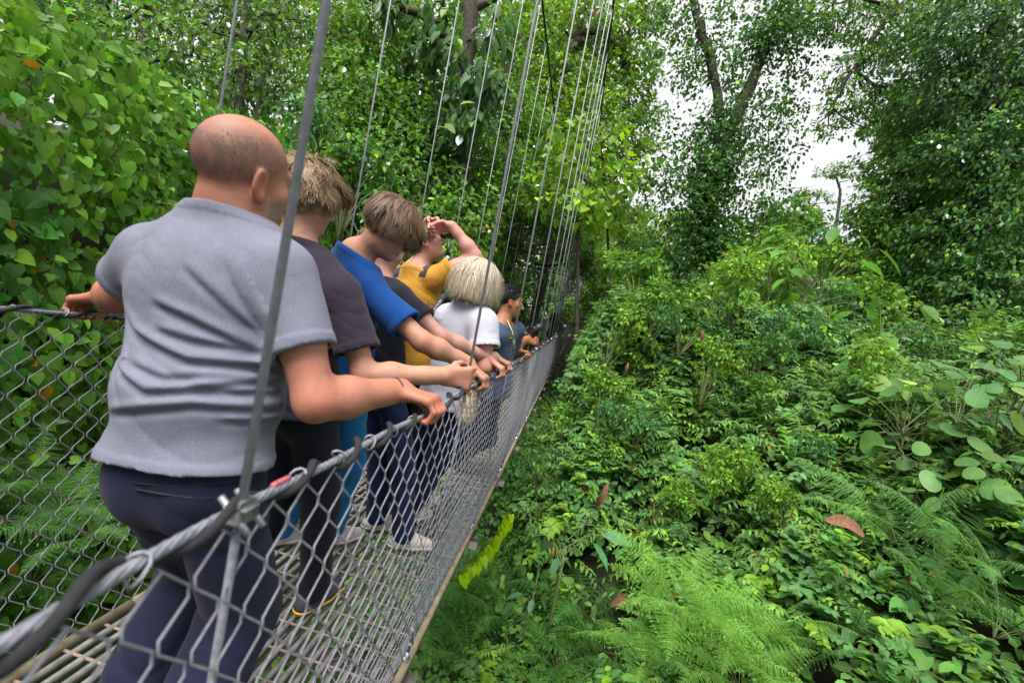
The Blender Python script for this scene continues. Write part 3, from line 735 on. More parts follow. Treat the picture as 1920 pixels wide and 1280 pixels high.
back = dict(keep=lambda q: q[:, 2] > hairline(q)+.004, dir=lambda q, N, r: V(0, -.16, .01)-q+V(0, -.05, 0), len=lambda q, r: r.uniform(.06, .11, len(q)), seg=6, grav=0., lift=.12, vol=.006, jit=.03)
bun = [Ell(p4.head+p4.HR @ V(0, -.135, .0), p4.HR, V(.034, .030, .036), .01)]
hair(p4, [(1500, back, 7, .0026)], (scalp_cap(p4, .006, None)[0]+bun, lambda P, d: np.maximum(d, np.minimum((hairline((P-p4.head) @ p4.HR)-((P-p4.head) @ p4.HR)[:, 2]), np.linalg.norm(P-bun[0].c, axis=1)-.05))))
# ---- 5: mustard T-shirt with binoculars
eye5 = at(815, 440, 2.80)
sp5 = dict(hip=at(775, 745, 2.95), neck=at(783, 510, 2.88), shR=at(818, 523, 2.80), shL=at(742, 535, 3.02), head=at(795, 452, 2.88), hf=BW(.80, .35, .55), hu=V(-.5, -.1, .8),
    elR=at(890, 480, 2.80), elL=at(800, 470, 3.12), gripR=dict(G=at(820, 432, 2.78), c=V(-.3, -.6, .75), hint=V(.5, -.3, .6), rr=.026), gripL=dict(G=at(812, 424, 2.95), c=V(-.3, -.6, .75), hint=V(.5, .2, .6), rr=.026),
    footR=footp(-.72, 2.95), footL=footp(-.98, 3.02), girth=1.0, s=1.0, hs=1.0, h=.0065, shirt=MAT['yellow_tee'], trousers=MAT['navy_tr'], shoes=MAT['white_shoe'],
    ease=.018, hem=-.03, sleeve=.42, sleevew=.034, cutr=.12, skin=V(0.437, 0.229, 0.181), haircol=V(0.112, 0.073, 0.043), slant=-20)
dbg('p5', sp5)
p5 = build_person('person in mustard yellow T-shirt raising binoculars to the eyes', sp5)
short = dict(keep=lambda q: q[:, 2] > hairline(q)+.004, dir=away_from(0, -.03, .11, .02), len=lambda q, r: r.uniform(.022, .04, len(q)), seg=5, grav=.2, lift=.35, vol=.010, jit=.08)
hair(p5, [(1800, short, 9, .0024)], scalp_cap(p5, .006, None))
# ---- 6: blonde, white T-shirt
y6 = on_rail(945)
sp6 = dict(hip=at(838, 752, 2.66), neck=at(884, 572, 2.62), shR=at(908, 606, 2.50), shL=at(838, 596, 2.72), head=at(900, 520, 2.56), hf=BW(.92, .42, -.08), hu=V(.16, .05, 1),
    elR=at(908, 688, 2.46), elL=at(850, 690, 2.85), wrL=at(905, 720, 2.95), gripR=dict(G=rail_r(y6), c=V(.1, 1, 0), hint=HAND_UP),
    footR=footp(-.72, 2.75), footL=footp(-.92, 2.85), girth=.90, s=.97, hs=.93, h=.006, shirt=MAT['white_tee'], trousers=MAT['navy_jeans'], shoes=MAT['white_shoe'],
    ease=.026, hem=-.05, loose=.03, sleeve=.52, sleevew=.040, cutr=.13, skin=V(0.420, 0.221, 0.167), haircol=V(.70, .645, .55), wr=1.3)
dbg('p6', sp6)
p6 = build_person('woman with blonde bob and loose white T-shirt, hand on the rail', sp6)
bob = dict(keep=lambda q: (q[:, 2] > hairline(q)-.0) & ~((q[:, 1] > .055) & (q[:, 2] < .05)), dir=lambda q, N, r: np.stack([q[:, 0]*1.2, (q[:, 1]-.03)*.7, np.full(len(q), -.05)], 1)+r.normal(size=q.shape)*.015, len=lambda q, r: r.uniform(.86, 1.08, len(q))*np.interp(q[:, 2], [-.06, .0, .06, .12], [.075, .15, .22, .27]), seg=12, wave=.05, wf=8, grav=.66, lift=.06, vol=.004, jit=.055, clumps=150, cohere=.55, tip=(.57, .47, .34))
wisp = dict(bob, wave=.35, wf=6, jit=.14, vol=.014, cohere=.5, clumps=60, len=lambda q, r: r.uniform(.8, 1.2, len(q))*np.interp(q[:, 2], [-.06, .0, .06, .12], [.085, .16, .23, .28]))
hair(p6, [(11500, bob, 10, .0012), (1800, wisp, 31, .0010)], scalp_cap(p6, .006, None))
# ---- 7: guide in denim shirt
y7 = on_rail(984)
sp7 = dict(hip=at(930, 712, 3.85), neck=at(942, 606, 3.78), shR=at(926, 632, 3.62), shL=at(968, 618, 3.95), head=at(958, 563, 3.80), hf=BW(.97, .28, -.04), hu=V(.14, .05, 1),
    elR=at(922, 658, 3.78), elL=at(958, 660, 4.02), gripR=dict(G=rail_r(y7)+V(0, 0, .004), c=V(.15, 1, 0), hint=HAND_UP), gripL=dict(G=at(997, 640, 4.12), c=V(-.2, .2, 1), hint=V(1, -.2, .2), rr=.025),
    footR=footp(-.72, 3.9), footL=footp(-.80, 4.1), girth=.90, s=.96, hs=1.0, h=.0075, shirt=MAT['denim'], trousers=MAT['navy_tr'], shoes=MAT['dark_shoe'], soles=MAT['dark_rubber'],
    ease=.020, hem=-.08, sleeve=.75, sleevew=.026, skin=V(.32, .135, .068), haircol=V(0.015, 0.012, 0.014))
dbg('p7', sp7)
p7 = build_person('guide with braided black hair and denim blue shirt in profile', sp7)
corn = dict(keep=lambda q: q[:, 2] > hairline(q)+.004, dir=lambda q, N, r: V(0, -.18, .02)-q, len=lambda q, r: r.uniform(.05, .09, len(q)), seg=5, grav=0., lift=.1, vol=.004, jit=.02)
hair(p7, [(1400, corn, 12, .0026)], scalp_cap(p7, .005, None))
# ---- 8: far person with long hair
sp8 = dict(hip=V(-.70+bx(15.5), 15.5, bz(15.5)+.90), neck=V(-.62+bx(15.5), 15.45, bz(15.5)+1.36), shR=V(-.53+bx(15.5), 15.30, bz(15.5)+1.29), shL=V(-.62+bx(15.5), 15.66, bz(15.5)+1.30), head=V(-.56+bx(15.5), 15.45, bz(15.5)+1.50), hf=BW(.95, -.15, 0), hu=V(.1, 0, 1),
    elR=V(-.28+bx(15.5), 15.18, bz(15.5)+1.40), elL=V(-.35+bx(15.5), 15.80, bz(15.5)+1.22), wrR=V(-.44+bx(15.5), 15.35, bz(15.5)+1.55), wrL=V(-.33+bx(15.5), 15.6, bz(15.5)+1.14),
    footR=footp(-.7, 15.4), footL=footp(-.72, 15.65), girth=.9, s=.93, hs=.97, h=.012, shirt=MAT['olive'], trousers=MAT['navy_tr'], shoes=MAT['dark_shoe'], soles=MAT['dark_rubber'], ease=.02, hem=-.05, sleeve=.3,
    skin=V(0.386, 0.194, 0.142), haircol=V(0.039, 0.019, 0.012))
dbg('p8', sp8)
p8 = build_person('distant person with long dark brown hair lifting one arm to the face', sp8)
longh = dict(keep=lambda q: (q[:, 2] > hairline(q)), dir=lambda q, N, r: np.stack([q[:, 0], q[:, 1]-.05, np.full(len(q), -.08)], 1), len=lambda q, r: r.uniform(.3, .42, len(q)), seg=9, grav=.5, lift=.25, vol=.02, jit=.04)
hair(p8, [(700, longh, 14, .006)], scalp_cap(p8, .01, None))
# ------------------------------------------------------------------ suspension footbridge
Y0, Y1 = -3.2, 33.0
ys_long = np.concatenate([np.linspace(Y0, 6, 60), np.linspace(6.4, Y1, 70)])
bridge = empty('suspension_footbridge', (-.86, 0, 0), 'narrow suspension footbridge with grey chain link sides, grated deck and hanger cables', 'bridge')
def dk(x, y, z=0.): return np.stack([np.broadcast_to(x, np.shape(y))+bx(np.asarray(y, float)), np.asarray(y, float), z+bz(np.asarray(y, float))], -1)
HANG = on_rail(447) + 1.19*np.arange(-3, 28)
# deck grating
m = MB()
for x in np.arange(DECK[0]+.03, DECK[1]-.01, .047):
    y = np.concatenate([np.linspace(Y0, 8, 30), np.linspace(9, Y1, 24)]); c = dk(x, y, -.012)
    w, h = .0075, .014
    ring = np.stack([c+V(-w, 0, -h), c+V(w, 0, -h), c+V(w, 0, h), c+V(-w, 0, h)], 1).reshape(-1, 3)
    i = np.arange(len(y)-1)[:, None]*4; j = np.arange(4)[None]; j2 = (j+1) % 4
    m.add(ring, np.stack([i+j, i+j2, i+4+j2, i+4+j], -1).reshape(-1, 4))
deck = m.build('deck_grating', MAT['grate'], bridge, smooth=False)
m = MB()
for y in np.arange(Y0+.05, Y1, .135):
    if y > 14 and int(y/.135) % 2: continue
    m.tube([dk(DECK[0], y, -.004), dk(DECK[1], y, -.004)], .0058, 5, cap=False)
m.build('rungs', MAT['rung'], bridge)
for x in DECK:
    m = MB()
    for a, b in zip(np.arange(Y0, Y1-1, 2.38), np.arange(Y0+2.37, Y1+2, 2.38)):
        cs = dk(x+(.012 if x > -.5 else -.012), np.linspace(a, min(b, Y1), 5), -.012)
        w, h = .011, .030
        ring = np.stack([cs+V(-w, 0, -h), cs+V(w, 0, -h), cs+V(w, 0, h), cs+V(-w, 0, h)], 1).reshape(-1, 3)
        i = np.arange(4)[:, None]*4; j = np.arange(4)[None]; j2 = (j+1) % 4
        m.add(ring, np.vstack([np.stack([i+j, i+j2, i+4+j2, i+4+j], -1).reshape(-1, 4), [[3, 2, 1, 0], [16, 17, 18, 19]]]))
    m.build('edge_board', MAT['wood'], bridge, smooth=False)
for y in HANG:
    if y > Y1: break
    m = MB(); c = dk((DECK[0]+DECK[1])/2, y, -.075); m.box(c, (.60, .035, .028)); m.build('cross_beam', MAT['grate'], bridge, smooth=False)
# chain link sides: every wire is a zigzag that hooks its two neighbours
def side_profile(side, y):
    """polyline from the hand cable down to the deck edge (and a little way in on the right)"""
    if side == 'r':
        P = [(RAILR[0], RAILR[1]-.012), (RAILR[0]+.03, .80), (RAILR[0]+.045, .50), (RAILR[0]+.028, .22), (DECK[1]+.004, .035), (DECK[1]-.09, .016), (DECK[1]-.26, .012)]
    else:
        P = [(RAILL[0], RAILL[1]-.012), (RAILL[0]-.01, .80), (RAILL[0]+.02, .50), (RAILL[0]+.07, .22), (DECK[0]-.004, .03)]
    return np.array(P)
def chain(side, name, y0=Y0, y1=Y1, pitch=.041):
    P = side_profile(side, 0); seg = np.linalg.norm(np.diff(P, axis=0), axis=1); cum = np.concatenate([[0], np.cumsum(seg)])
    n = int(cum[-1]/.042); m = MB()
    lv = np.arange(n+1)/n*cum[-1]
    X = np.interp(lv, cum, P[:, 0]); Z = np.interp(lv, cum, P[:, 1])
    T = np.stack([np.gradient(X), np.gradient(Z)], 1); T /= np.linalg.norm(T, axis=1, keepdims=True); N = np.stack([-T[:, 1], T[:, 0]], 1)
    r = np.random.default_rng(3); k = 0
    vs, qs = [], []; off = 0
    for y in np.arange(y0, y1, pitch):
        k += 1
        amp = pitch*.53; sgn = np.where((np.arange(n+1)+k) % 2 == 0, 1, -1)
        yy = y + amp*sgn + .010*np.sin(lv*5+y*2.1) + r.normal(size=n+1)*.0012
        d = .0028*sgn; sway = .014*np.sin(y*1.9+lv*2.2)+.010*np.sin(y*4.3+1)
        xx = X + N[:, 0]*d + sway*np.sin(np.clip(lv/1.1, 0, 1)*math.pi); zz = Z + N[:, 1]*d - .012*np.sin(y/1.19*2*math.pi)**2*np.exp(-lv*4)
        pts = np.stack([xx+bx(yy), yy, zz+bz(yy)], 1)
        if y < 5:     # round the bends
            a = pts[:-1]*.84+pts[1:]*.16; b = pts[:-1]*.16+pts[1:]*.84; pts = np.vstack([pts[:1], np.stack([a, b], 1).reshape(-1, 3), pts[-1:]])
        m.tube(pts, (.0018 if y < 8 else .0020), 5 if y < 5 else 4, cap=False, up=(0, 1, 0.01) if False else (1, 0, 0))
    f = rail_r if side == 'r' else rail_l
    for y in np.arange(Y0, 10, .041*3):      # end loops bent round the hand cable
        c = f(y)-V(0, 0, .012*np.sin((y-.62)/1.19*math.pi)**2); t = np.linspace(0, 2*math.pi, 12); tl = r.uniform(-.012, .012)
        m.tube(np.stack([c[0]+.011*np.sin(t), y+.004*np.sin(2*t)+tl*np.cos(t), c[2]-.001+.0145*np.cos(t)], 1), .0018, 5, cap=False)
    return m.build(name, MAT['galv'], bridge)
chain('r', 'chain_link_side'); chain('l', 'chain_link_side')
# hand cables, lashed with black rope
for f, nm in ((rail_r, 'r'), (rail_l, 'l')):
    m = MB(); yy = np.concatenate([np.arange(Y0, 8, .03), np.arange(8, Y1, .25)])
    def sag(y): return .012*np.sin((y-.62)/1.19*math.pi)**2 + .004*np.sin(y*11)
    m.tube([f(y)-V(0, 0, sag(y)) for y in yy[yy > 5.9]], .0075, 8, cap=False)
    for j in range(6):      # laid strands of the wire rope near the camera
        y6 = np.arange(Y0, 6, .012); a6 = 2*math.pi*(y6/.095+j/6)
        m.tube(np.array([f(y) for y in y6])+np.stack([.0041*np.cos(a6), 0*y6, .0041*np.sin(a6)-np.array([sag(y) for y in y6])], 1), .0027, 5, cap=False)
    hc = m.build('hand_cable', MAT['cable'], bridge)
    m = MB(); yy = np.concatenate([np.arange(Y0, 9, .011), np.arange(9, Y1, .08)])
    th = 2*math.pi*yy/.155 + .9*np.sin(yy*3.1) + .5*np.sin(yy*7.7)
    rr = .0130+.003*np.sin(yy*9.3)
    pts = np.array([f(y) for y in yy]) + np.stack([rr*np.cos(th), np.zeros(len(yy)), rr*np.sin(th)-np.array([sag(y) for y in yy])], 1)
    m.tube(pts, np.where(yy < 9, .0064, .010), 7, cap=False); m.build('lashing_rope', MAT['rope'], bridge)
# main cables and hangers
MC = {'r': (-.58, 6.75), 'l': (-1.82, 6.75)}
def main_pt(s, y): return V(MC[s][0]+bx(y)*.8+(.006*y if s == 'r' else .012*y), y, MC[s][1]+.0011*max(y-2, 0)**2)
for s in 'rl':
    m = MB(); m.tube([main_pt(s, y) for y in np.linspace(-12, Y1+.1, 50)], .021, 8); m.build('main_cable', MAT['dcable'], bridge)
for s, f, e in (('r', rail_r, DECK[1]+.012), ('l', rail_l, DECK[0]-.012)):
    for k, y in enumerate(HANG):
        if y > Y1-.3: break
        top = main_pt(s, y+.02); mid = f(y)+V(.004 if s == 'r' else -.004, 0, 0); bot = dk(e, y, -.02)
        rad = .0056 if y < 5 else (.0058 if y < 10 else .0062)
        m = MB()
        bow = V(.012 if s == 'r' else -.02, 0, 0)
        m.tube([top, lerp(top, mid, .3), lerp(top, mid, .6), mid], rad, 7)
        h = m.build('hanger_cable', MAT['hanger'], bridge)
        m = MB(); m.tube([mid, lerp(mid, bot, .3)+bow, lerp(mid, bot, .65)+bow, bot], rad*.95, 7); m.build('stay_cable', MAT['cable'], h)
        if y > 14: continue
        cm = MAT['steel'] if k % 4 else MAT['rust']
        m = MB(); m.box(mid, (.015, .020, .015), bev=.25); m.tube([mid+V(-.020, -.012, .016), mid+V(.024, -.012, -.018)], .0042, 6); m.tube([mid+V(-.020, .014, .016), mid+V(.024, .014, -.018)], .0042, 6)
        m.build('cable_clamp', cm, h)
        for zz in (.10, .15):
            m = MB(); cz = lerp(bot, mid, zz)+bow*.35; m.box(cz, (.012, .010, .008), bev=.25); m.tube([cz+V(0, -.016, 0), cz+V(0, .016, 0)], .004, 6); m.build('wire_grip', MAT['steel'], h)
        m = MB(); m.tube([bot+V(0, 0, .075), bot+V(0, 0, -.06)], .009, 8); m.box(bot+V(0, 0, -.05), (.016, .016, .006), bev=.25); m.box(bot+V(0, 0, .05), (.013, .013, .010), bev=.3)
        m.build('eye_bolt', MAT['steel'], h)
# strip of red tape on the near hand cable
m = MB(); m.tube([rail_r(y)+V(-.002, 0, .0065) for y in np.linspace(on_rail(447)+.065, on_rail(447)+.10, 6)], .0042, 9); m.build('tape_strip', MAT['red'], bridge)
# far tower with its netting
for s in 'rl':
    x0 = f'{s}'; b = (rail_r(Y1) if s == 'r' else rail_l(Y1)); t = main_pt(s, Y1)
    m = MB(); m.box(lerp(V(b[0], Y1, b[2]-3.5), t, .5), (.13, .13, np.linalg.norm(t-V(b[0], Y1, b[2]-3.5))/2+.05)); m.build('tower_post', MAT['dcable'], bridge, smooth=False)
m = MB(); m.tube([rail_r(Y1)+V(.15, -.5, -1), rail_r(Y1)+V(1.5, -.6, 3.2)], .06, 8); m.build('guy_pole', MAT['galv'], bridge)
# ------------------------------------------------------------------ things carried
def on_shirt(p, P, n, ex=.006):
    """push a point out along n until it lies just on the shirt"""
    P = np.array(P, float); n = nrm(n)
    t = np.linspace(-.15, .35, 200); d = p.shirt_d(P+t[:, None]*n)
    k = np.nonzero(d > ex)[0]; return P+n*t[k[0]] if len(k) else P
def strap(m, pts, w, th, side):
    pts = np.asarray(pts, float); T = np.gradient(pts, axis=0); T /= np.linalg.norm(T, axis=1, keepdims=True)
    side = np.broadcast_to(np.asarray(side, float), pts.shape); S = side-(side*T).sum(1, keepdims=True)*T; S /= np.linalg.norm(S, axis=1, keepdims=True); N = np.cross(T, S)
    ring = np.stack([pts-S*w-N*th, pts+S*w-N*th, pts+S*w+N*th, pts-S*w+N*th], 1).reshape(-1, 3); n = len(pts)
    i = np.arange(n-1)[:, None]*4; j = np.arange(4)[None]; j2 = (j+1) % 4
    m.add(ring, np.vstack([np.stack([i+j, i+j2, i+4+j2, i+4+j], -1).reshape(-1, 4), [[3, 2, 1, 0], [4*n-4, 4*n-3, 4*n-2, 4*n-1]]]))
# seams and pocket zip on the near man's trousers
def on_tr(p, px, z, ex=.001):
    P = at(*px, z); n = nrm(P-CAM); t = np.linspace(-.3, .3, 300); d = p.trousers_d(P+t[:, None]*n); k = np.nonzero(d < ex)[0]; return P+n*t[k[0]] if len(k) else P
for nm, pl, rd, mt in (('pocket_zip', [(252, 916), (300, 925), (350, 932), (398, 934)], .0022, 'black_web'), ('yoke_seam', [(192, 892), (260, 906), (330, 912), (400, 906), (470, 894)], .0014, 'black_web')):
    m = MB(); m.tube([on_tr(p1, q_, 1.05) for q_ in pl], rd, 5); m.build(nm, MAT[mt], p1.trousers)
# binoculars held to the eyes
ax = nrm(p5.HR @ V(0, 1, .02)); sd = p5.HR @ V(1, 0, 0); upv = np.cross(sd, ax)
bc = p5.head + p5.HR @ V(0, .105, -.006)
bino = empty('binoculars', bc, 'black binoculars held up to the eyes by the person in mustard yellow', 'binoculars')
m = MB(); m.box(bc+ax*.06, (.018, .02, .012), np.stack([sd, ax, upv], 1)); br = m.build('bridge_hinge', MAT['black_plastic'], bino)
for e in (-1, 1):
    m = MB(); o = bc+sd*e*.032; m.tube([o, o+ax*.03, o+ax*.035, o+ax*.07, o+ax*.085, o+ax*.135, o+ax*.138], [.018, .018, .014, .017, .024, .026, .022], 14); b = m.build('barrel', MAT['black_plastic'], bino)
    m = MB(); m.tube([o+ax*.1385, o+ax*.140], [.021, .020], 14); m.build('lens', MAT['glass'], b)
# backpack of the person in mustard
fw, rt, upp = p5.fw, p5.rt, p5.up
bp = empty('backpack', p5.neckp-fw*.2-upp*.25, 'dark grey backpack on the back of the person in mustard yellow', 'backpack')
c = p5.neckp-fw*.235-upp*.26
pr = [Ell(c, p5.TR, V(.15, .085, .23), .03), Ell(c-fw*.06-upp*.08, p5.TR, V(.11, .06, .12), .03)]
v, q = mesh_sdf(pr, .014, lambda P, d: d+.006*waves(P, 4, 22)); MAT['pack'] = mat_cloth('pack_cloth', (.045, .047, .07), .15)
link('pack_body', mesh_np('pack_body', v, q), MAT['pack'], bp)
for e in (-1, 1):
    pts = []
    for t in np.linspace(0, 1, 14):
        a = math.radians(-60+t*200)
        base = p5.neckp - upp*.10 + rt*e*(.115+.02*t); dirv = -fw*math.cos(a)*1.0 + upp*math.sin(a) if False else (-fw*math.cos(t*math.pi)+upp*max(math.sin(t*math.pi), 0)*1.2 - upp*(.8 if t in (0, 1) else 0)*0)
        pts.append(on_shirt(p5, base-upp*(.14*abs(t-.5)*2), dirv))
    m = MB(); strap(m, pts, .027, .006, rt); m.build('shoulder_strap', MAT['pack'], bp)
# neck strap with the maker's lettering across the mustard shirt
A = at(829, 560, 2.72); B = at(806, 592, 2.70)
ns = empty('binocular_strap', (A+B)/2, 'black padded binocular strap with pale lettering on the mustard T-shirt', 'strap')
toC = nrm(CAM-(A+B)/2); m = MB()
pts = [at(846, 535, 2.75), lerp(A, at(846, 535, 2.75), .3), A, lerp(A, B, .5), B, at(801, 600, 2.71), at(796, 640, 2.74)]
strap(m, pts[1:5], .017, .004, np.cross(nrm(B-A), toC)); m.build('pad', MAT['black_web'], ns)
m = MB(); strap(m, pts[:3], .005, .002, np.cross(nrm(B-A), toC)); strap(m, pts[4:], .005, .002, np.cross(nrm(B-A), toC)); m.build('cord', MAT['black_web'], ns)
fc = bpy.data.curves.new('lettering', 'FONT'); fc.body = 'CELESTRON'; fc.size = .020; fc.align_x = 'CENTER'; fc.align_y = 'CENTER'; fc.extrude = .0006
tmp = bpy.data.objects.new('tmp', fc); COL.objects.link(tmp); dg = bpy.context.evaluated_depsgraph_get(); me = bpy.data.meshes.new_from_object(tmp.evaluated_get(dg)); bpy.data.objects.remove(tmp); me.name = 'lettering'
ex = nrm(A-B); ez = nrm(toC-(toC@ex)*ex); ey = np.cross(ez, ex)
Mx = Matrix([[ex[i], ey[i], ez[i], ((A+B)/2+ez*.0075)[i]] for i in range(3)]+[[0, 0, 0, 1]]); me.transform(Mx)
me.materials.clear(); link('lettering', me, MAT['white_rubber'], ns, smooth=False)
# camera held by the guide
g = p7.arms['L'][2]; cc = at(994, 622, 4.10); cax = nrm(at(1021, 606, 4.25)-at(985, 624, 4.05)); csd = nrm(np.cross(cax, V(0, 0, 1))); cup = np.cross(csd, cax); RB = np.stack([csd, cax, cup], 1)
ca = empty('camera_with_zoom_lens', cc, 'black camera with long zoom lens held over the rail by the guide', 'camera')
m = MB(); m.box(cc, (.055, .028, .04), RB, bev=.2); m.box(cc+cup*.046, (.02, .024, .014), RB, bev=.25); m.box(cc+csd*.04-cup*.008, (.016, .036, .037), RB, bev=.3); m.build('camera_body', MAT['black_plastic'], ca)
m = MB(); o = cc; m.tube([o+cax*t for t in (.02, .035, .037, .07, .073, .11, .115, .155, .157)], [.028, .028, .032, .032, .029, .031, .035, .037, .034], 18); le = m.build('zoom_lens', MAT['black_plastic'], ca)
m = MB(); m.tube([o+cax*.1575, o+cax*.159], [.032, .031], 18); m.build('front_glass', MAT['glass'], le)
m = MB(); m.tube([o-cup*.05, o-cup*.12, o-cup*.13], [.03, .032, .02], 12); m.tube([o-cup*.09+cax*.02, o-cup*.09+cax*.10], .03, 12); m.build('grip_mount', MAT['black_plastic'], ca)
# guide: lanyard and yellow chest badge
toC = nrm(CAM-p7.hip)
def chest(p, pts): return [on_shirt(p, q_, toC, .004) for q_ in pts]
lan = empty('lanyard', at(960, 630, 3.75), 'pale yellow lanyard cord hanging over the denim shirt of the guide', 'lanyard')
m = MB(); m.tube([at(951, 600, 3.72), at(961, 622, 3.70), at(964, 640, 3.70), at(966, 655, 3.71)], .004, 6); m.build('cord', mat_basic('lanyard_yellow', (.55, .42, .12), (.65, .52, .20), 40), lan)
m = MB(); bcn = on_shirt(p7, at(957, 632, 3.75), toC, .003); rr_ = nrm(np.cross(V(0, 0, 1), toC))
yl_m = mat_basic('badge_yellow', (.72, .66, .02), (.82, .76, .05), 40, .6)
for dx, w in ((-.035, .006), (.004, .016)):
    m.box(bcn+rr_*dx, (w, .004, .016), np.stack([rr_, toC, V(0, 0, 1)], 1))
m.build('chest_emblem', yl_m, p7.root)
# white reflective tick on the charcoal sleeve
S2, E2, W2 = p2.arms['R']; n2 = nrm(E2-S2); c2 = lerp(S2, E2, .60); tc = nrm(CAM-c2); tc = nrm(tc-(tc@n2)*n2); o2 = np.cross(n2, tc)
m = MB(); arc = [on_shirt(p2, c2+o2*.055*math.sin(a)+tc*.0, nrm(tc*math.cos(a)+o2*math.sin(a)), .0015) for a in np.linspace(.45, 1.0, 6)]
strap(m, arc, .003, .0012, n2); m.build('sleeve_mark', MAT['white_rubber'], p2.root)
# woven bag at the blonde woman's hip, with its strap
bgc = at(878, 762, 2.52)
bag = empty('woven_shoulder_bag', bgc, 'tan woven shoulder bag hanging behind the chain link beside the blonde woman', 'bag')
v, q = mesh_sdf([Ell(bgc, np.eye(3), V(.045, .10, .095), .03), Ell(bgc-V(0, 0, .05), np.eye(3), V(.05, .11, .06), .03)], .009, lambda P, d: d+.004*np.sin(P[:, 2]*220)*.6+.004*np.sin(P[:, 1]*190)*.6)
link('bag_body', mesh_np('bag_body', v, q), mat_basic('straw', (.28, .20, .13), (.50, .40, .30), 90, .85, 0, .5, 260), bag)
m = MB(); sp_ = [on_shirt(p6, x_, nrm(CAM-x_), .004) for x_ in (at(822, 588, 2.7), at(816, 612, 2.68), at(808, 640, 2.68), at(806, 670, 2.68), at(806, 700, 2.68))]
strap(m, sp_, .009, .002, V(1, 0, 0)); m.build('bag_strap', MAT['black_web'], bag)
# small floral pouch strap of the person in the dark T-shirt
m = MB(); a_, b_ = on_shirt(p4, at(752, 640, 2.4), nrm(CAM-at(752, 640, 2.4))), on_shirt(p4, at(744, 690, 2.4), nrm(CAM-at(744, 690, 2.4)))
po = empty('camera_pouch', a_, 'small black pouch on a flowered strap hanging at the dark T-shirt', 'pouch')
strap(m, [a_, lerp(a_, b_, .5), b_], .014, .004, V(1, 0, 0)); m.build('strap', mat_basic('flowered_strap', (.03, .03, .06), (.75, .55, .12), 260, .7), po)
m = MB(); m.box(a_+V(.0, -.02, .045), (.035, .03, .045), bev=.3); m.build('pouch_body', MAT['black_web'], po)
# black pole with a pale collar standing by the far hand cable
m = MB(); pb = at(838, 505, 3.3); pt = at(842, 452, 3.3); base = V(pb[0], pb[1], bz(pb[1])+.01)
pl = empty('monopod', base, 'black monopod with a pale collar standing behind the mustard T-shirt', 'monopod')
m.tube([base, pb, lerp(pb, pt, .4)], .013, 10); m.tube([lerp(pb, pt, .42), pt], .011, 10); m.build('legs', MAT['black_plastic'], pl)
m = MB(); m.tube([lerp(pb, pt, .30), lerp(pb, pt, .46)], .016, 10); m.build('collar', MAT['steel'], pl)
# ------------------------------------------------------------------ leaves
def tmpl(kind):
    if kind == 'heart':
        mid = [(0, .02), (0, .34), (0, .68), (0, 1.)]; side = [(.20, -.13), (.44, -.02), (.50, .24), (.37, .55), (.16, .83)]
        v = [(x, y, -.22*y*y) for x, y in mid] + [(x, y, .16*x+.10*abs(x)**2-.20*y*y+(.05 if y < 0 else 0)) for x, y in side]
        v += [(-x, y, z) for x, y, z in v[4:9]]
        f4 = [(0, 5, 6, 1), (1, 6, 7, 2)]; f3 = [(0, 4, 5), (2, 7, 8), (2, 8, 3)]
        m = {4: 9, 5: 10, 6: 11, 7: 12, 8: 13}
        f4 += [tuple(m.get(i, i) for i in reversed(f)) for f in f4]; f3 += [tuple(m.get(i, i) for i in reversed(f)) for f in f3]
    elif kind == 'oval':
        v = [(0, 0, 0), (0, .5, -.02), (0, 1, -.16), (.24, .28, .05), (.22, .66, .0), (-.24, .28, .05), (-.22, .66, 0)]
        f4 = [(0, 3, 4, 1), (1, 6, 5, 0)]; f4 = [(0, 3, 4, 1), (0, 1, 6, 5)]; f3 = [(1, 4, 2), (1, 2, 6)]
    elif kind == 'lance':
        v = [(0, 0, 0), (0, .5, .03), (0, 1, -.14), (.14, .35, .04), (.10, .7, .0), (-.14, .35, .04), (-.10, .7, 0)]
        f4 = [(0, 3, 4, 1), (0, 1, 6, 5)]; f3 = [(1, 4, 2), (1, 2, 6)]
    elif kind == 'round':
        n = 12; v = [(0, .5, -.03)]
        for i in range(n):
            a = 2*math.pi*i/n; r = .5*(1+.06*math.cos(a)+.05*math.sin(3*a)); v.append((r*math.sin(a)*.92, .5-r*math.cos(a)*(1.0 if math.cos(a) > 0 else 1.12), .05*math.cos(2*a)-.04))
        f3 = [(0, 1+i, 1+(i+1) % n) for i in range(n)]; f4 = []
    else:   # kite
        v = [(0, 0, 0), (.27, .42, .07), (0, 1, -.1), (-.27, .42, .07)]; f4 = []; f3 = [(0, 1, 2), (0, 2, 3)]
    v = np.array(v); return v, np.array(f4, int).reshape(-1, 4), np.array(f3, int).reshape(-1, 3), v[:, :2].copy()
TM = {k: tmpl(k) for k in ('heart', 'oval', 'lance', 'round', 'kite')}
def unit(a): return a/np.maximum(np.linalg.norm(a, axis=-1, keepdims=True), 1e-9)
def leaf_np(kind, P, Y, N, size, col, width=1.):
    v, f4, f3, uv = TM[kind]; n = len(P)
    Y = unit(Y); N = unit(N-(N*Y).sum(1, keepdims=True)*Y); X = np.cross(Y, N)
    size = np.broadcast_to(size, (n,))[:, None, None]; width = np.broadcast_to(width, (n,))[:, None, None]
    W = P[:, None] + size*(v[None, :, 0:1]*width*X[:, None] + v[None, :, 1:2]*Y[:, None] + v[None, :, 2:3]*N[:, None])
    m = len(v); o = (np.arange(n)*m)[:, None, None]
    return W.reshape(-1, 3), (f4[None]+o).reshape(-1, 4), (f3[None]+o).reshape(-1, 3), np.repeat(col, m, 0), np.tile(uv, (n, 1))
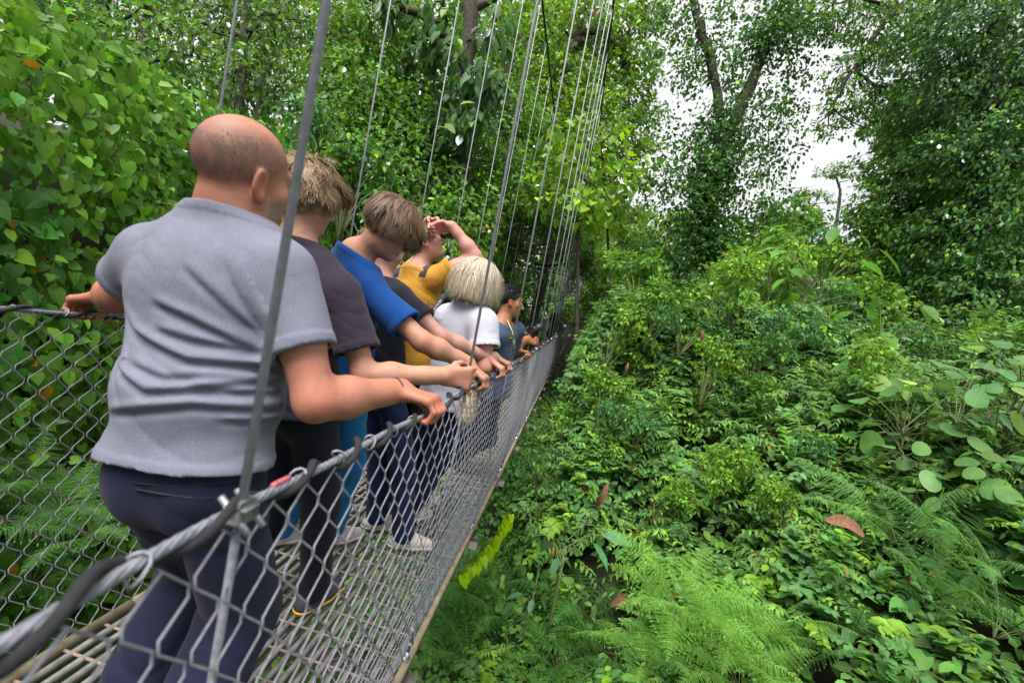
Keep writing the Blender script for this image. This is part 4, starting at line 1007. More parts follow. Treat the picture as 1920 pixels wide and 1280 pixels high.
class Leaves:
    def __init__(s): s.p = []; s.n = 0
    def add(s, *a, **k):
        if len(a[1]) == 0: return
        v, f4, f3, c, uv = leaf_np(*a, **k); s.p.append((v, f4+s.n, f3+s.n, c, uv)); s.n += len(v)
    def tubes(s, mb, col):
        v = np.vstack(mb.v); f4 = np.vstack(mb.q)+s.n if mb.q else np.zeros((0, 4), int); f3 = np.vstack(mb.t)+s.n if mb.t else np.zeros((0, 3), int)
        s.p.append((v, f4, f3, np.tile(np.asarray(col), (len(v), 1)), np.full((len(v), 2), .3))); s.n += len(v)
    def mesh(s, name):
        z = list(zip(*s.p)); return mesh_np(name, np.vstack(z[0]), [x for x in (np.vstack(z[1]), np.vstack(z[2])) if len(x)], col=np.clip(np.vstack(z[3]), 0, 1), uv=np.vstack(z[4]))
    def build(s, name, mat, parent=None): return link(name, s.mesh(name), mat, parent, smooth=True)
def leafcol(r, n, base, var=.25, young=.12, brown=.004, ycol=(.17, .30, .035)):
    base = np.asarray(base, float); c = base[None]*np.exp(r.normal(0, var, n))[:, None]*np.exp(r.normal(0, .07, (n, 3)))
    y = r.random(n) < young; c[y] = np.asarray(ycol)*np.exp(r.normal(0, .2, (y.sum(), 1)))
    b = r.random(n) < brown; c[b] = np.asarray((.28, .13, .05))*np.exp(r.normal(0, .3, (b.sum(), 1)))
    return c
def fbm(P, seed, f): return .55*waves(P, seed, f, 5)*1.6+.3*waves(P, seed+1, f*2.3, 5)*1.6+.2*waves(P, seed+2, f*5, 5)*1.6
def clear_of_bridge(P, pad=0.):
    x = P[:, 0]-bx(P[:, 1]); z = P[:, 2]-bz(P[:, 1])
    return ~((x > -1.66-pad) & (x < -.27+pad+.29*np.clip(z, 0, 1.7)) & (z > -.16) & (z < 3.4) & (P[:, 1] > -4) & (P[:, 1] < 33))
# ------------------------------------------------------------------ ground
CP = [(760, 1280, 4.2), (1000, 1280, 3.7), (1300, 1280, 3.0), (1600, 1280, 2.7), (1920, 1280, 2.4), (880, 1080, 5.2), (1100, 1050, 4.4), (1300, 1050, 3.8), (1600, 1050, 3.3), (1920, 1000, 3.0),
      (1100, 850, 5.0), (1300, 850, 4.5), (1600, 850, 3.9), (1900, 800, 3.5), (1085, 700, 8), (1200, 700, 5.2), (1300, 690, 4.9), (1500, 700, 4.8), (1750, 700, 4.3), (1920, 660, 4.3),
      (1105, 615, 10), (1200, 560, 6.3), (1300, 535, 5.8), (1400, 535, 5.8), (1500, 570, 5.7), (1700, 620, 5.2), (1900, 610, 5.4), (1150, 560, 12), (1300, 500, 13), (1600, 560, 10), (1850, 600, 9), (1450, 480, 20), (1250, 500, 24), (1700, 560, 18)]
CPW = np.array([at(*c) for c in CP])
def vtop(x, y):
    """height of the top of the growth on the right-hand bank"""
    x = np.asarray(x, float); y = np.asarray(y, float); s = x.shape; x = x.ravel(); y = y.ravel()
    d2 = (x[:, None]-CPW[None, :, 0])**2+(y[:, None]-CPW[None, :, 1])**2+.06
    w = d2**-1.7; z = (w*CPW[None, :, 2]).sum(1)/w.sum(1)
    far = np.clip((np.hypot(x, y)-26)/30, 0, 1); z = z*(1-far)+3.*far
    return z.reshape(s)
def lwall_x(y): y = np.asarray(y, float); return -2.08-.17*np.clip(y, -2, 8)-.03*np.clip(y-8, 0, 6)+.10*np.clip(y-14, 0, 16)
def ltop(y): return 2.35+.16*np.clip(y, -1, 9)
def ground_z(x, y):
    x = np.asarray(x, float); y = np.asarray(y, float)
    zr = vtop(x, y)-.85-2.2*np.clip((1.5+bx(y)-x)/1.5, 0, 1)*np.clip((y-4)/3, 0, 1)
    g = np.clip((lwall_x(y)-.35-x)/1.5, 0, 1); zl = -2.7 + (ltop(y)+1.9)*g*g*(3-2*g) + .05*np.clip(lwall_x(y)-1.9-x, 0, 40)
    floor = -2.7+.05*np.clip(y, 0, 40)
    t = np.clip((x+1.6)/1.2, 0, 1); z = zl*(1-t)+np.minimum(zr, 9)*t
    return np.where((x > lwall_x(y)-.3) & (x < -1.6), floor, z) + .06*np.sin(x*2.1+y*1.3)+.05*np.sin(y*3.7-x*1.1)
u = np.linspace(-1, 1, 260); gx = np.sinh(u*5.2)/np.sinh(5.2)*420; gy = gx+4
X, Y = np.meshgrid(gx, gy, indexing='ij'); Z = ground_z(X, Y); nx = len(gx)
under = (X > -1.9) & (X < .0); lim = bz(Y)-.9; Z = np.where(under & (Y < 30), np.minimum(Z, lim), Z)
i = (np.arange(nx-1)[:, None]*nx+np.arange(nx-1)[None]).ravel()
gm = link('ground', mesh_np('ground', np.stack([X, Y, Z], -1).reshape(-1, 3), np.stack([i, i+nx, i+nx+1, i+1], 1)), MAT['soil']); tag(gm, 'dark forest soil of the gully banks under the growth', 'ground', kind='structure')
# ------------------------------------------------------------------ left bank: curtain of heart-shaped vine leaves
G_BLUE = V(.055, .150, .052)
r = np.random.default_rng(21)
def left_surface(n, y0, y1, z0=-2.5, ztop=None, depth=.55, r=r):
    y = r.uniform(y0, y1, n); t = r.random(n); zt = ltop(y) if ztop is None else ztop; z = z0+t*(zt-z0)
    x = lwall_x(y)-.20*(z+2)
    P = np.stack([x, y, z], 1); b = fbm(P, 31, 1.5); P[:, 0] += .34*b-.10
    top = np.clip((z-zt+.7)/.7, 0, 1); P[:, 0] -= .5*top**2
    P[:, 0] -= depth*r.random(n)**1.6; P[:, 1] += r.normal(0, .04, n)
    return P, b
vine = Leaves()
for (n, y0, y1, sz) in ((22000, -1.4, 4.0, (.030, .118)), (15000, 3.0, 9.0, (.05, .105)), (9000, 8, 17, (.07, .13))):
    P, b = left_surface(n, y0, y1); hole = fbm(P, 91, 4.2); P = P[clear_of_bridge(P) & ((hole > -.42) | (r.random(n) < .12))]; n = len(P)
    Yd = V(.35, 0, -.75)+r.normal(0, .38, (n, 3)); N = V(.75, -.15, .62)+r.normal(0, .30, (n, 3))
    s_ = r.uniform(*sz, n)*np.where(r.random(n) < .12, .55, 1); big = fbm(P, 77, .9)
    base = np.where((big > .15)[:, None], V(.088, .215, .032), np.where((big < -.20)[:, None], V(.034, .120, .036), V(.056, .168, .036)))
    c = leafcol(r, n, (1, 1, 1), .24, .0, 0)*base
    yy = r.random(n) < .07; c[yy] = V(.16, .30, .035)*np.exp(r.normal(0, .2, (yy.sum(), 1)))
    br = r.random(n) < .010; c[br] = V(.40, .22, .035)*np.exp(r.normal(0, .4, (br.sum(), 1)))
    k = r.random(n) < .8; vine.add('heart', P[k], Yd[k], N[k], s_[k], c[k]); k = ~k; vine.add('oval', P[k], Yd[k], N[k], s_[k]*1.15, c[k]*V(1.05, 1., .9), width=1.2)
# trailing shoots of the vine
mb = MB()
for k in range(90):
    P, b = left_surface(1, -1., 6., z0=-1.5, depth=.1); q = P[0]+V(.06, 0, .1); pts = [q]; d = nrm(r.normal(size=3)*V(.4, 1, .6)+V(.2, 0, -.6))
    for j in range(7): d = nrm(d+r.normal(size=3)*.35+V(.02, 0, -.08)); pts.append(pts[-1]+d*.13)
    pts = np.array(pts); pts = pts[clear_of_bridge(pts, .1)]
    if len(pts) < 3: continue
    mb.tube(pts, .0018, 4, cap=False)
    vine.add('heart', pts, r.normal(size=(len(pts), 3))*.5+V(.4, 0, -.5), r.normal(size=(len(pts), 3))*.4+V(.5, -.2, .7), r.uniform(.03, .08, len(pts)), leafcol(r, len(pts), (.09, .22, .03), .2, .4))
vine.tubes(mb, (.05, .08, .02))
tag(vine.build('climbing_vines', MAT['leaf']), 'dense curtain of heart-shaped vine leaves on the bank beyond the far fence', 'vines', kind='stuff')
# ------------------------------------------------------------------ right bank: growth over the mound
def right_surface(n, x0, x1, y0, y1, r, thick=.30, amp=.20):
    x = r.uniform(x0, x1, n*3); y = r.uniform(y0, y1, n*3); e = .08
    gxx = (vtop(x+e, y)-vtop(x-e, y))/(2*e); gyy = (vtop(x, y+e)-vtop(x, y-e))/(2*e)
    w = np.sqrt(1+gxx**2+gyy**2); k = r.random(len(x)) < w/np.percentile(w, 97); x, y, gxx, gyy = [a[k][:n] for a in (x, y, gxx, gyy)]
    N = unit(np.stack([-gxx, -gyy, np.ones(len(x))], 1)); P = np.stack([x, y, vtop(x, y)], 1)
    b = fbm(P, 41, 1.5); P = P + N*(amp*b-.05)[:, None] - N*(thick*r.random(len(x))**1.4)[:, None]
    return P, N, b
FERNS = [(0, 1265, 1130, 3.1, .70), (0, 1335, 1200, 2.85, .72), (0, 1425, 1190, 3.0, .60), (0, 1215, 1250, 3.0, .60), (0, 1390, 1270, 2.75, .60),
         (1, 790, 1170, 4.6, 1.1), (1, 880, 1240, 4.2, 1.05), (1, 960, 1180, 4.4, 1.15), (1, 1050, 1240, 3.9, .95), (1, 1100, 1150, 4.3, .95), (1, 840, 1100, 5.0, 1.0), (1, 1130, 1230, 3.9, .8), (1, 930, 1110, 4.8, .9),
         (2, 1690, 1000, 3.3, .80), (2, 1790, 1035, 3.1, .75), (2, 1870, 1170, 2.7, .75), (2, 1600, 1190, 3.0, .65), (2, 1500, 1250, 2.9, .60), (2, 1890, 950, 3.3, .6), (2, 1740, 1110, 2.95, .6)]
FPOS = np.array([at(px, py, z) for _, px, py, z, L in FERNS]); FRAD = np.array([L*.34 for *_, L in FERNS])
def off_ferns(P, f=1.): return ~((np.linalg.norm(P[:, None, :2]-FPOS[None, :, :2], axis=2) < FRAD[None]*f) & (P[:, None, 2] > FPOS[None, :, 2]-.42*FRAD[None])).any(1)
und = Leaves()
for (n, x0, x1, y0, y1, kind, sz, wd) in ((15000, -.3, 3.6, 3.4, 7.5, 'oval', (.045, .095), 1.0), (9000, -1.3, 4.2, 1.0, 4.2, 'oval', (.05, .13), 1.25), (4500, -.9, 4.2, 1.0, 5, 'heart', (.05, .11), 1.), (13000, -.6, 9, 7, 16, 'oval', (.08, .15), 1.), (6000, 3.2, 8, 2.0, 8, 'oval', (.07, .14), 1.1), (5000, -1.6, 0, 4, 12, 'oval', (.06, .12), 1.1), (8000, -.8, 1.4, 2.8, 8, 'oval', (.05, .11), 1.2), (3000, -.8, 1.2, 2, 6, 'heart', (.05, .10), 1.)):
    P, N, b = right_surface(n, x0, x1, y0, y1, r, .26, .46); under_ = (P[:, 0] < .1+bx(P[:, 1])) ; lim = bz(P[:, 1])-.50-.5*r.random(len(P)); P[:, 2] = np.where(under_, np.minimum(P[:, 2], lim), P[:, 2])
    k = clear_of_bridge(P, .06) & (off_ferns(P) | (r.random(len(P)) < .08)); P, N, b = P[k], N[k], b[k]; n = len(P)
    tang = np.cross(N, r.normal(size=(n, 3))); Yd = unit(tang)+V(0, -.1, -.35)+N*r.uniform(0, .5, (n, 1)); Nn = N*.7+V(0, -.1, .7)+r.normal(0, .38, (n, 3))
    big = fbm(P, 57, .8); f = np.clip(.5+.9*big, 0, 1)[:, None]
    base = G_BLUE*(1-f)*1.15+V(.115, .235, .050)*f
    c = leafcol(r, n, (1, 1, 1), .26, 0, 0)*base
    yy = r.random(n) < .05; c[yy] = V(.17, .31, .04)*np.exp(r.normal(0, .2, (yy.sum(), 1)))
    br = r.random(n) < .003; c[br] = V(.30, .12, .06)
    und.add(kind, P, Yd, Nn, r.uniform(*sz, n), c, width=wd*r.uniform(.75, 1.1, n))
# leafy shoots that stand out of the mass and give it its rough edge
mb = MB(); K = 7
def shoots(n, x0, x1, y0, y1, Lr, scale=1.):
    P, N, b = right_surface(n, x0, x1, y0, y1, r, .10, .46); k = clear_of_bridge(P, .28) & off_ferns(P, .8); P, N = P[k], N[k]; m = len(P)
    patch = fbm(P, 57, .8)+.25*r.normal(size=m); ty = np.where(patch > .18, 0, np.where(patch > -.22, 1, 2))
    ty = np.where((P[:, 1] < 3.6) & (r.random(m) < .5), 2, ty)
    L = r.uniform(*Lr, m)*np.array([.85, 1.15, .9])[ty]*scale; d = unit(N*.75+V(0, -.12, .55)+r.normal(size=(m, 3))*.5); pts = [P-N*.08]
    for j in range(K): d = unit(d+V(0, 0, -.12)*np.array([.8, 1.5, 1.])[ty][:, None]+r.normal(size=(m, 3))*.13); pts.append(pts[-1]+d*(L/K)[:, None])
    pts = np.stack(pts, 1)
    for i in range(m):
        if i % 2 == 0: mb.tube(pts[i], np.linspace(.0028, .001, K+1), 3, cap=False)
    T = unit(np.gradient(pts, axis=1)); young = (r.random(m) < .22)
    for t_, kind, s0, s1, col, wd in ((0, 'oval', .050, .080, (.155, .30, .075), .95), (1, 'lance', .080, .125, (.105, .235, .055), 1.15), (2, 'oval', .075, .13, (.085, .20, .070), 1.3)):
        S = np.nonzero(ty == t_)[0]
        if not len(S): continue
        q = pts[S][:, 1:].repeat(2, 1); tt = T[S][:, 1:].repeat(2, 1); sd = unit(np.cross(tt, V(0, 0, 1)+r.normal(size=(len(S), 1, 3))*.2)); sg = np.tile([1., -1.], K)[None, :, None]
        n2 = len(S)*2*K; Yd = (sd*sg+tt*.65+V(0, 0, -.22 if t_ != 1 else -.6)+r.normal(size=q.shape)*.2).reshape(-1, 3); Nn = (V(0, -.15, 1)+N[S][:, None]*.4+r.normal(size=q.shape)*.3).reshape(-1, 3)
        size = (r.uniform(s0, s1, (len(S), 1))*np.repeat(np.linspace(1, .55, K), 2)[None]*r.uniform(.8, 1.15, (len(S), 2*K))).ravel()*scale
        c = leafcol(r, n2, col, .14, .03, .004); yg = np.repeat(young[S], 2*K); c[yg] = V(.17, .32, .05)*np.exp(r.normal(0, .13, (yg.sum(), 1)))
        c *= np.repeat(np.exp(r.normal(0, .18, len(S))), 2*K)[:, None]
        und.add(kind, q.reshape(-1, 3), Yd, Nn, size, c, width=wd)
shoots(2600, -.1, 3.6, 3.2, 7.6, (.16, .42)); shoots(1100, -.6, 4.0, 1.0, 4.0, (.15, .36)); shoots(700, 3.0, 8, 2.2, 9, (.2, .5), 1.2); shoots(700, -.1, 7, 7, 13, (.3, .6), 1.5)
und.tubes(mb, (.08, .085, .03))
tag(und.build('undergrowth', MAT['leaf']), 'tangled small-leaved undergrowth covering the mound beside the bridge', 'undergrowth', kind='stuff')
# ------------------------------------------------------------------ plants one can count
PLACED = set()
def plant(name, foliage, stems, mat, cat):
    root = bpy.data.objects.new(name, None); root.empty_display_size = .1; COL.objects.link(root); root['category'] = cat
    for nm, me, mt in (('foliage', foliage.mesh('foliage'), mat), ('stem', None, MAT['stem'])):
        if me is not None: me.materials.append(mt); o = bpy.data.objects.new(nm, me); COL.objects.link(o); me.polygons.foreach_set('use_smooth', np.ones(len(me.polygons), dtype=bool))
        else: o = stems.build(nm, mt)
        o.parent = root
    return root
def place(proto, loc, rz=0., sc_=1., label=None, group=None, tilt=(0, 0)):
    first = proto.name not in PLACED; PLACED.add(proto.name)      # the first call puts the prototype itself in place
    o = proto if first else proto.copy()
    if not first: COL.objects.link(o)
    o.location = tuple(loc); o.rotation_euler = (tilt[0], tilt[1], rz); o.scale = (sc_,)*3
    if label: o['label'] = label
    if group: o['group'] = group
    for ch in (proto.children if not first else ()):
        c = ch.copy(); COL.objects.link(c); c.parent = o
    return o
def fern_meshes(seed, base, nf=9, L=1., arch=.9):
    r = np.random.default_rng(seed); F = Leaves(); mb = MB()
    for k in range(nf):
        az = 2*math.pi*k/nf+r.uniform(-.3, .3); l = L*r.uniform(.75, 1.1); e0 = math.radians(r.uniform(48, 72)); ns = 19
        h = V(math.cos(az), math.sin(az), 0); p = V(0, 0, 0); pts = [p]; el = e0
        for j in range(ns): el -= arch*1.5/ns*(.5+j/ns); p = p+(h*math.cos(el)+V(0, 0, 1)*math.sin(el))*l/ns; pts.append(p)
        pts = np.array(pts); mb.tube(pts, np.linspace(.006, .0015, ns+1)*L, 4, cap=False)
        T = unit(np.gradient(pts, axis=0)); side = np.cross(V(0, 0, 1), h); side = side/np.linalg.norm(side); Nn = np.cross(T, side[None]); Nn *= np.sign(Nn[:, 2:3])
        for j in range(4, ns+1):
            t = (j-4)/(ns-4); pl = l*.27*math.sin(math.pi*(.18+.82*(1-t)))**.8*(1-.35*t) if t < 1 else .02
            pl = l*.30*min(1, (1-t)**.75*1.15)*min(1, .45+t*2.6)
            for sg in (1, -1):
                dr = unit(side*sg+T[j]*.35-V(0, 0, .18)+r.normal(size=3)*.05); m = max(int(pl/(l*.0125)), 4)
                s_ = np.arange(m)/m; q = pts[j]+dr*(pl*s_)[:, None]-V(0, 0, 1)*(pl*.22*s_**2)[:, None]
                pn = np.concatenate([q, q]); sgn = np.concatenate([np.ones(m), -np.ones(m)])[:, None]
                cr = np.cross(dr, Nn[j]); Yd = cr*sgn+dr*.6; sz = l*.028*np.concatenate([1-s_*.8]*2)+.002
                c = np.asarray(base)*np.exp(r.normal(0, .10, (2*m, 1)))*math.exp(r.normal(0, .06))
                F.add('kite', pn, Yd, np.tile(Nn[j], (2*m, 1))+r.normal(size=(2*m, 3))*.1, sz, c, width=.62)
                F.add('kite', (pts[j]+dr*pl*.82-V(0, 0, pl*.15))[None], dr[None], Nn[j][None], np.array([pl*.24]), c[:1], width=.5)
    return F, mb
FERN = []
for k, (base, nf, arch) in enumerate((((.15, .33, .07), 9, .9), ((.070, .20, .045), 8, 1.1), ((.11, .26, .08), 7, .75))):
    F, mb = fern_meshes(60+k, base, nf, 1., arch)
    FERN.append(plant('fern', F, mb, MAT['fern'], 'fern'))
def put_fern(k, px, py, z, L, rz, label, group, tilt=(0, 0)):
    p = at(px, py, z); return place(FERN[k], p-V(0, 0, L*.12), rz, L, label, group, tilt)
FL = {0: ('pale bright green fern in the clump below the middle of the slope', 'bright ferns low on the slope', (.25, -.2)), 1: ('dark green fern in the bed under the deck edge', 'dark ferns beside the deck', (.15, 0)), 2: ('grey-green bracken frond plant among the leaves of the right slope', 'bracken on the right slope', (.35, -.35))}
for i, (k, px, py, z, L) in enumerate(FERNS): put_fern(k, px, py, z, L, .4+i*1.37, *FL[k])
for i, (px, py, z, L) in enumerate([(40, 960, 2.45, .55), (120, 935, 2.5, .6), (175, 990, 2.45, .5), (60, 1080, 2.6, .5)]):
    put_fern(1 if i % 2 else 2, px, py, z, L, i*2.1, 'fern seen through the left chain link near the bald man', 'ferns behind the left fence', (-.1, .4))
# large round-leaved plants
def big_leaf_plant(seed, n, L, base, kind='round', spread=.55, young=.05):
    r = np.random.default_rng(seed); F = Leaves(); mb = MB(); P, Yd, N = [], [], []
    for k in range(n):
        az = r.uniform(0, 6.28); el = r.uniform(.25, 1.25); d = V(math.cos(az)*math.cos(el), math.sin(az)*math.cos(el), math.sin(el)); l = spread*r.uniform(.5, 1.1)
        a = V(0, 0, r.uniform(-.1, .25)); b = a+d*l*.6+V(0, 0, .05); c = a+d*l
        mb.tube([a, b, c], [.006, .004, .003], 5, cap=False); P.append(c); h = V(math.cos(az), math.sin(az), 0)
        Yd.append(h*.8+V(0, 0, -.45)+r.normal(size=3)*.25); N.append(V(0, 0, 1)+h*.45+r.normal(size=3)*.22)
    n = len(P); F.add(kind, np.array(P)-np.array(Yd)*(.12 if kind == 'round' else 0)*L, np.array(Yd), np.array(N), L*r.uniform(.6, 1.15, n), leafcol(r, n, base, .16, young, 0, (.16, .28, .06)), width=r.uniform(.85, 1.05, n))
    mb.tube([V(0, 0, -.7), V(.03, .02, -.3), V(0, 0, .2)], [.014, .012, .007], 6)
    return F, mb
BIG = []
for k, a in enumerate(((71, 22, .165, (.085, .190, .065), 'round', .50), (72, 19, .195, (.075, .18, .06), 'round', .55), (73, 16, .34, (.075, .20, .035), 'oval', .75), (74, 7, .20, (.08, .20, .10), 'oval', .26))):
    F, mb = big_leaf_plant(*a); BIG.append(plant('broadleaf_plant', F, mb, MAT['leaf'], 'plant'))
for i, (k, px, py, z, s_) in enumerate([(0, 1700, 800, 3.7, 1.), (1, 1790, 770, 3.6, 1.), (0, 1880, 800, 3.4, 1.05), (1, 1730, 880, 3.5, .9), (0, 1840, 880, 3.3, .9), (1, 1660, 720, 4.2, .9), (0, 1910, 720, 3.9, 1.), (1, 1650, 960, 3.5, .7), (0, 1760, 945, 3.3, .7), (1, 1900, 900, 3.2, .8)]):
    place(BIG[k], at(px, py, z)-V(0, 0, .2), i*1.3, s_, 'plant with round grey-green leaves in the stand at the right edge', 'round-leaved plants on the right slope', (.2, -.25))
for i, (px, py, z, s_, lb) in enumerate([(1545, 520, 6.2, 1.15, 'plant with long drooping leaves on the crest below the open sky'), (1660, 620, 5.2, .9, 'long-leaved plant left of and behind the round grey-green leaves'), (1450, 520, 7.0, 1.1, 'long-leaved plant at the back of the mound near the forked tree')]):
    place(BIG[2], at(px, py, z)-V(0, 0, .35), i*2.1, s_, lb)
place(BIG[3], at(1055, 1050, 4.0)-V(0, 0, .12), .4, 1.25, 'seedling with a few large oval pale leaves above the dark ferns')
place(BIG[3], at(1000, 1120, 4.2)-V(0, 0, .12), 2.2, .9, 'smaller seedling with oval leaves left of the pale seedling')
# yellow-green trailing vine by the deck edge
F = Leaves(); mb = MB(); p0, p1_ = at(958, 965, 4.6), at(868, 1078, 4.2); tt = np.linspace(0, 1, 17); pts = p0+(p1_-p0)*tt[:, None]+V(0, 0, -.10)*np.sin(tt*3.14)[:, None]; mb.tube(pts, .004, 5, cap=False)
n = len(pts)*2; q = pts.repeat(2, 0); sg = np.tile([1, -1], len(pts))[:, None]
F.add('heart', q, V(.5, -.2, 0)*sg+V(0, -.2, -.8)+r.normal(size=(n, 3))*.15, V(.4, -.8, .5)+r.normal(size=(n, 3))*.2, r.uniform(.07, .125, n), leafcol(r, n, (.26, .42, .02), .12, 0), width=.8)
vo = F.build('vine', MAT['leaf']); tag(vo, 'bright yellow-green vine strand hanging beside the deck edge', 'vine'); mb.build('stem', MAT['stem'], vo)
# dry leaves caught in the growth and on the deck
def dry_leaf(p, Yd, N, L, label, w=.6):
    F = Leaves(); n = 9; v = []; Yd = nrm(Yd); N = nrm(N-(N@Yd)*Yd); Xd = np.cross(Yd, N); f = []
    for j in range(n):
        t = j/(n-1); ww = w*.5*math.sin(math.pi*min(.04+t*.96, .98))**.7
        for k in range(5): a = (k-2)/2; v.append(p+L*(Xd*a*ww*.75+Yd*t+N*(.32*ww*abs(a)**1.5+.12*math.sin(t*4)+.02*math.sin(9*t+k))))
    for j in range(n-1):
        for k in range(4): a = j*5+k; f.append((a, a+1, a+6, a+5))
    o = link('dry_leaf', mesh_np('dry_leaf', np.array(v), np.array(f)), MAT['deadleaf']); tag(o, label, 'dry leaf')
dry_leaf(at(1548, 975, 3.05), at(1620, 1000, 3.0)-at(1548, 975, 3.05), V(-.1, -.6, .8), .25, 'large curled reddish brown leaf lying on the right slope')
dry_leaf(at(1318, 620, 4.55), V(.1, 0, -1), V(0, -1, .2), .11, 'small brown leaf hanging high on the mound', .5)
dry_leaf(at(1178, 680, 5.0), V(-.1, 0, -1), V(0, -1, .2), .13, 'narrow brown leaf on the side of the mound nearest the bridge', .4)
dry_leaf(at(1140, 905, 4.6), V(-.2, 0, -1), V(0, -1, .2), .30, 'pale torn dry leaf hanging low in front of the mound', .3)
dry_leaf(at(1145, 1135, 4.0), V(.5, .3, .3), V(0, -.7, .7), .22, 'brown leaf standing in the gap right of the seedlings', .5)
yd = .98; dry_leaf(V(-1.16, 1.02, .02), V(.35, .7, .03), V(0, 0, 1), .17, 'curled brown leaf lying on the deck grating behind the bald man', .5)
# ------------------------------------------------------------------ shrubs and trees
def limb(mb, pts, r0, r1, sides=9, rough=.12, seed=0):
    r = np.random.default_rng(seed); pts = np.asarray(pts, float); n = max(int(np.linalg.norm(np.diff(pts, axis=0), axis=1).sum()/.35), 6)
    t = np.linspace(0, len(pts)-1, n); i = np.minimum(t.astype(int), len(pts)-2); f = (t-i)[:, None]
    Pm = np.vstack([2*pts[0]-pts[1], pts, 2*pts[-1]-pts[-2]]); a, b, c, d = Pm[i], Pm[i+1], Pm[i+2], Pm[i+3]
    q = .5*((2*b)+(-a+c)*f+(2*a-5*b+4*c-d)*f**2+(-a+3*b-3*c+d)*f**3)
    q += r.normal(size=q.shape)*r0*rough; R = np.linspace(r0, r1, n)*(1+r.normal(size=n)*.07); mb.tube(q, R, sides, cap=False); return q
def crown(F, blobs, lsz, base, r, kind='kite', young=.1, ycol=(.16, .29, .04), per=13, cl=.26, droop=.55, var=.24, hollow=.35, width=1., dens=1.):
    """blobs: (centre, radius, leaves[, flatten]); leaves sit in twig clusters spread through each blob"""
    for bl in blobs:
        c, R, n = bl[:3]; n = int(n*dens); fl = bl[3] if len(bl) > 3 else .8
        m = max(n//per, 3); u = unit(r.normal(size=(m, 3))); rad = R*(hollow+(1-hollow)*r.random(m)**.5)
        C = c + u*rad[:, None]*V(1, 1, fl)
        idx = np.repeat(np.arange(m), per); k = len(idx); s_ = cl*R**.5*np.exp(r.normal(0, .25, m))[idx]
        P = C[idx] + r.normal(size=(k, 3))*s_[:, None]*V(.55, .55, .30)
        ok = clear_of_bridge(P, .1); P = P[ok]; idx = idx[ok]; k = len(idx)
        out = u[idx]
        Yd = out*.7+V(0, 0, -droop)+r.normal(size=(k, 3))*.5; N = V(0, 0, .8)+out*.35+r.normal(size=(k, 3))*.40
        tone = np.exp(r.normal(0, .22, m))[idx][:, None]
        F.add(kind, P, Yd, N, lsz*r.uniform(.65, 1.25, k), leafcol(r, k, base, var, young, .002, ycol)*tone, width=width)
def tree(name, label, trunk, r0, r1, limbs, blobs, lsz, base, seed, kind='kite', group=None, cat='tree', mat=None, twigs=True, **kw):
    r = np.random.default_rng(seed); mb = MB(); q = limb(mb, trunk, r0, r1, 12, .10, seed)
    for k, (pts, a, b) in enumerate(limbs): limb(mb, pts, a, b, 8, .12, seed+k+1)
    if twigs:
        ends = np.vstack([q]+[np.asarray(l[0]) for l in limbs])
        for k, bl in enumerate(blobs):
            s_ = ends[np.argmin(np.linalg.norm(ends-bl[0], axis=1))]; dd = bl[0]-s_
            limb(mb, [s_, lerp(s_, bl[0], .5)+r.normal(size=3)*.12*bl[1]-V(0, 0, .06)*np.linalg.norm(dd), bl[0]], min(.05*bl[1]+.01, r0*.6), .010, 5, .1, seed+50+k)
            for j in range(4): e = bl[0]+unit(r.normal(size=3))*bl[1]*.75*V(1, 1, .8); limb(mb, [bl[0], lerp(bl[0], e, .5)+r.normal(size=3)*.08, e], .016*bl[1]+.006, .005, 4, .1, seed+j)
    root = empty(name, trunk[0], label, cat, group)
    mb.build('trunk', MAT['bark'], root)
    F = Leaves(); crown(F, blobs, lsz, base, r, kind, **kw); o = F.build('crown', mat or MAT['leaf_far'], root)
    return root
def foot(px, py, z):
    p = at(px, py, z); p[2] = float(ground_z(p[0], p[1]))-.1; return p
B = lambda px, py, z, R, n, *f: (at(px, py, z), R, n, *f)
C_DK, C_MD, C_LT, C_YE = (.050, .135, .034), (.082, .190, .034), (.125, .245, .040), (.17, .31, .024)
DENS = 1.
# forked, vine-hung tree in the middle distance
zt = 11.
fk = at(1345, 300, zt)
tk = [foot(1318, 560, zt), at(1322, 470, zt), at(1332, 380, zt), fk]
lm = [([fk, at(1348, 200, zt), at(1325, 90, zt), at(1300, 0, zt), at(1270, -160, zt)], .135, .09), ([fk, at(1392, 190, zt), at(1440, 80, zt), at(1478, 0, zt), at(1530, -150, zt)], .15, .10), ([at(1440, 80, zt), at(1462, 20, zt), at(1490, -60, zt)], .08, .05)]
rt_ = np.random.default_rng(5); bl = []
for pts, a, b in [(tk[1:], 0, 0)]+lm:
    for j in range(len(pts)-1):
        for t in np.arange(0, 1, .34): bl.append((lerp(pts[j], pts[j+1], t)+rt_.normal(size=3)*.22, rt_.uniform(.55, .95), int(rt_.uniform(130, 260))))
for px, py, R, n in [(1270, 130, .7, 150), (1240, 60, .6, 120), (1260, 240, .8, 220), (1420, 230, .8, 260), (1470, 170, .8, 220), (1500, 90, .7, 180), (1530, 30, .6, 150), (1400, 60, .6, 110), (1380, 20, .6, 100), (1290, 330, .9, 330), (1400, 330, .9, 360), (1450, 290, .7, 220), (1440, 380, .7, 280), (1260, 400, .9, 380), (1340, 430, .9, 420), (1240, 330, .6, 180), (1420, 440, .9, 380), (1470, 230, .5, 100)]:
    bl.append(B(px, py, zt+rt_.uniform(-.6, .6), R, n))
tree('forked_tree', 'tall forked tree draped in small dark vine leaves against the open sky', tk+[], .20, .17, lm, bl+[(lerp(tk[0], tk[3], f_)+V(.15*math.sin(f_*50), -.25, 0), .55, 330) for f_ in np.linspace(.1, .95, 9)], .10, C_DK, 101, kind='oval', young=.06, per=9, cl=.26, twigs=False, hollow=.15, width=1.2, dens=1.6)
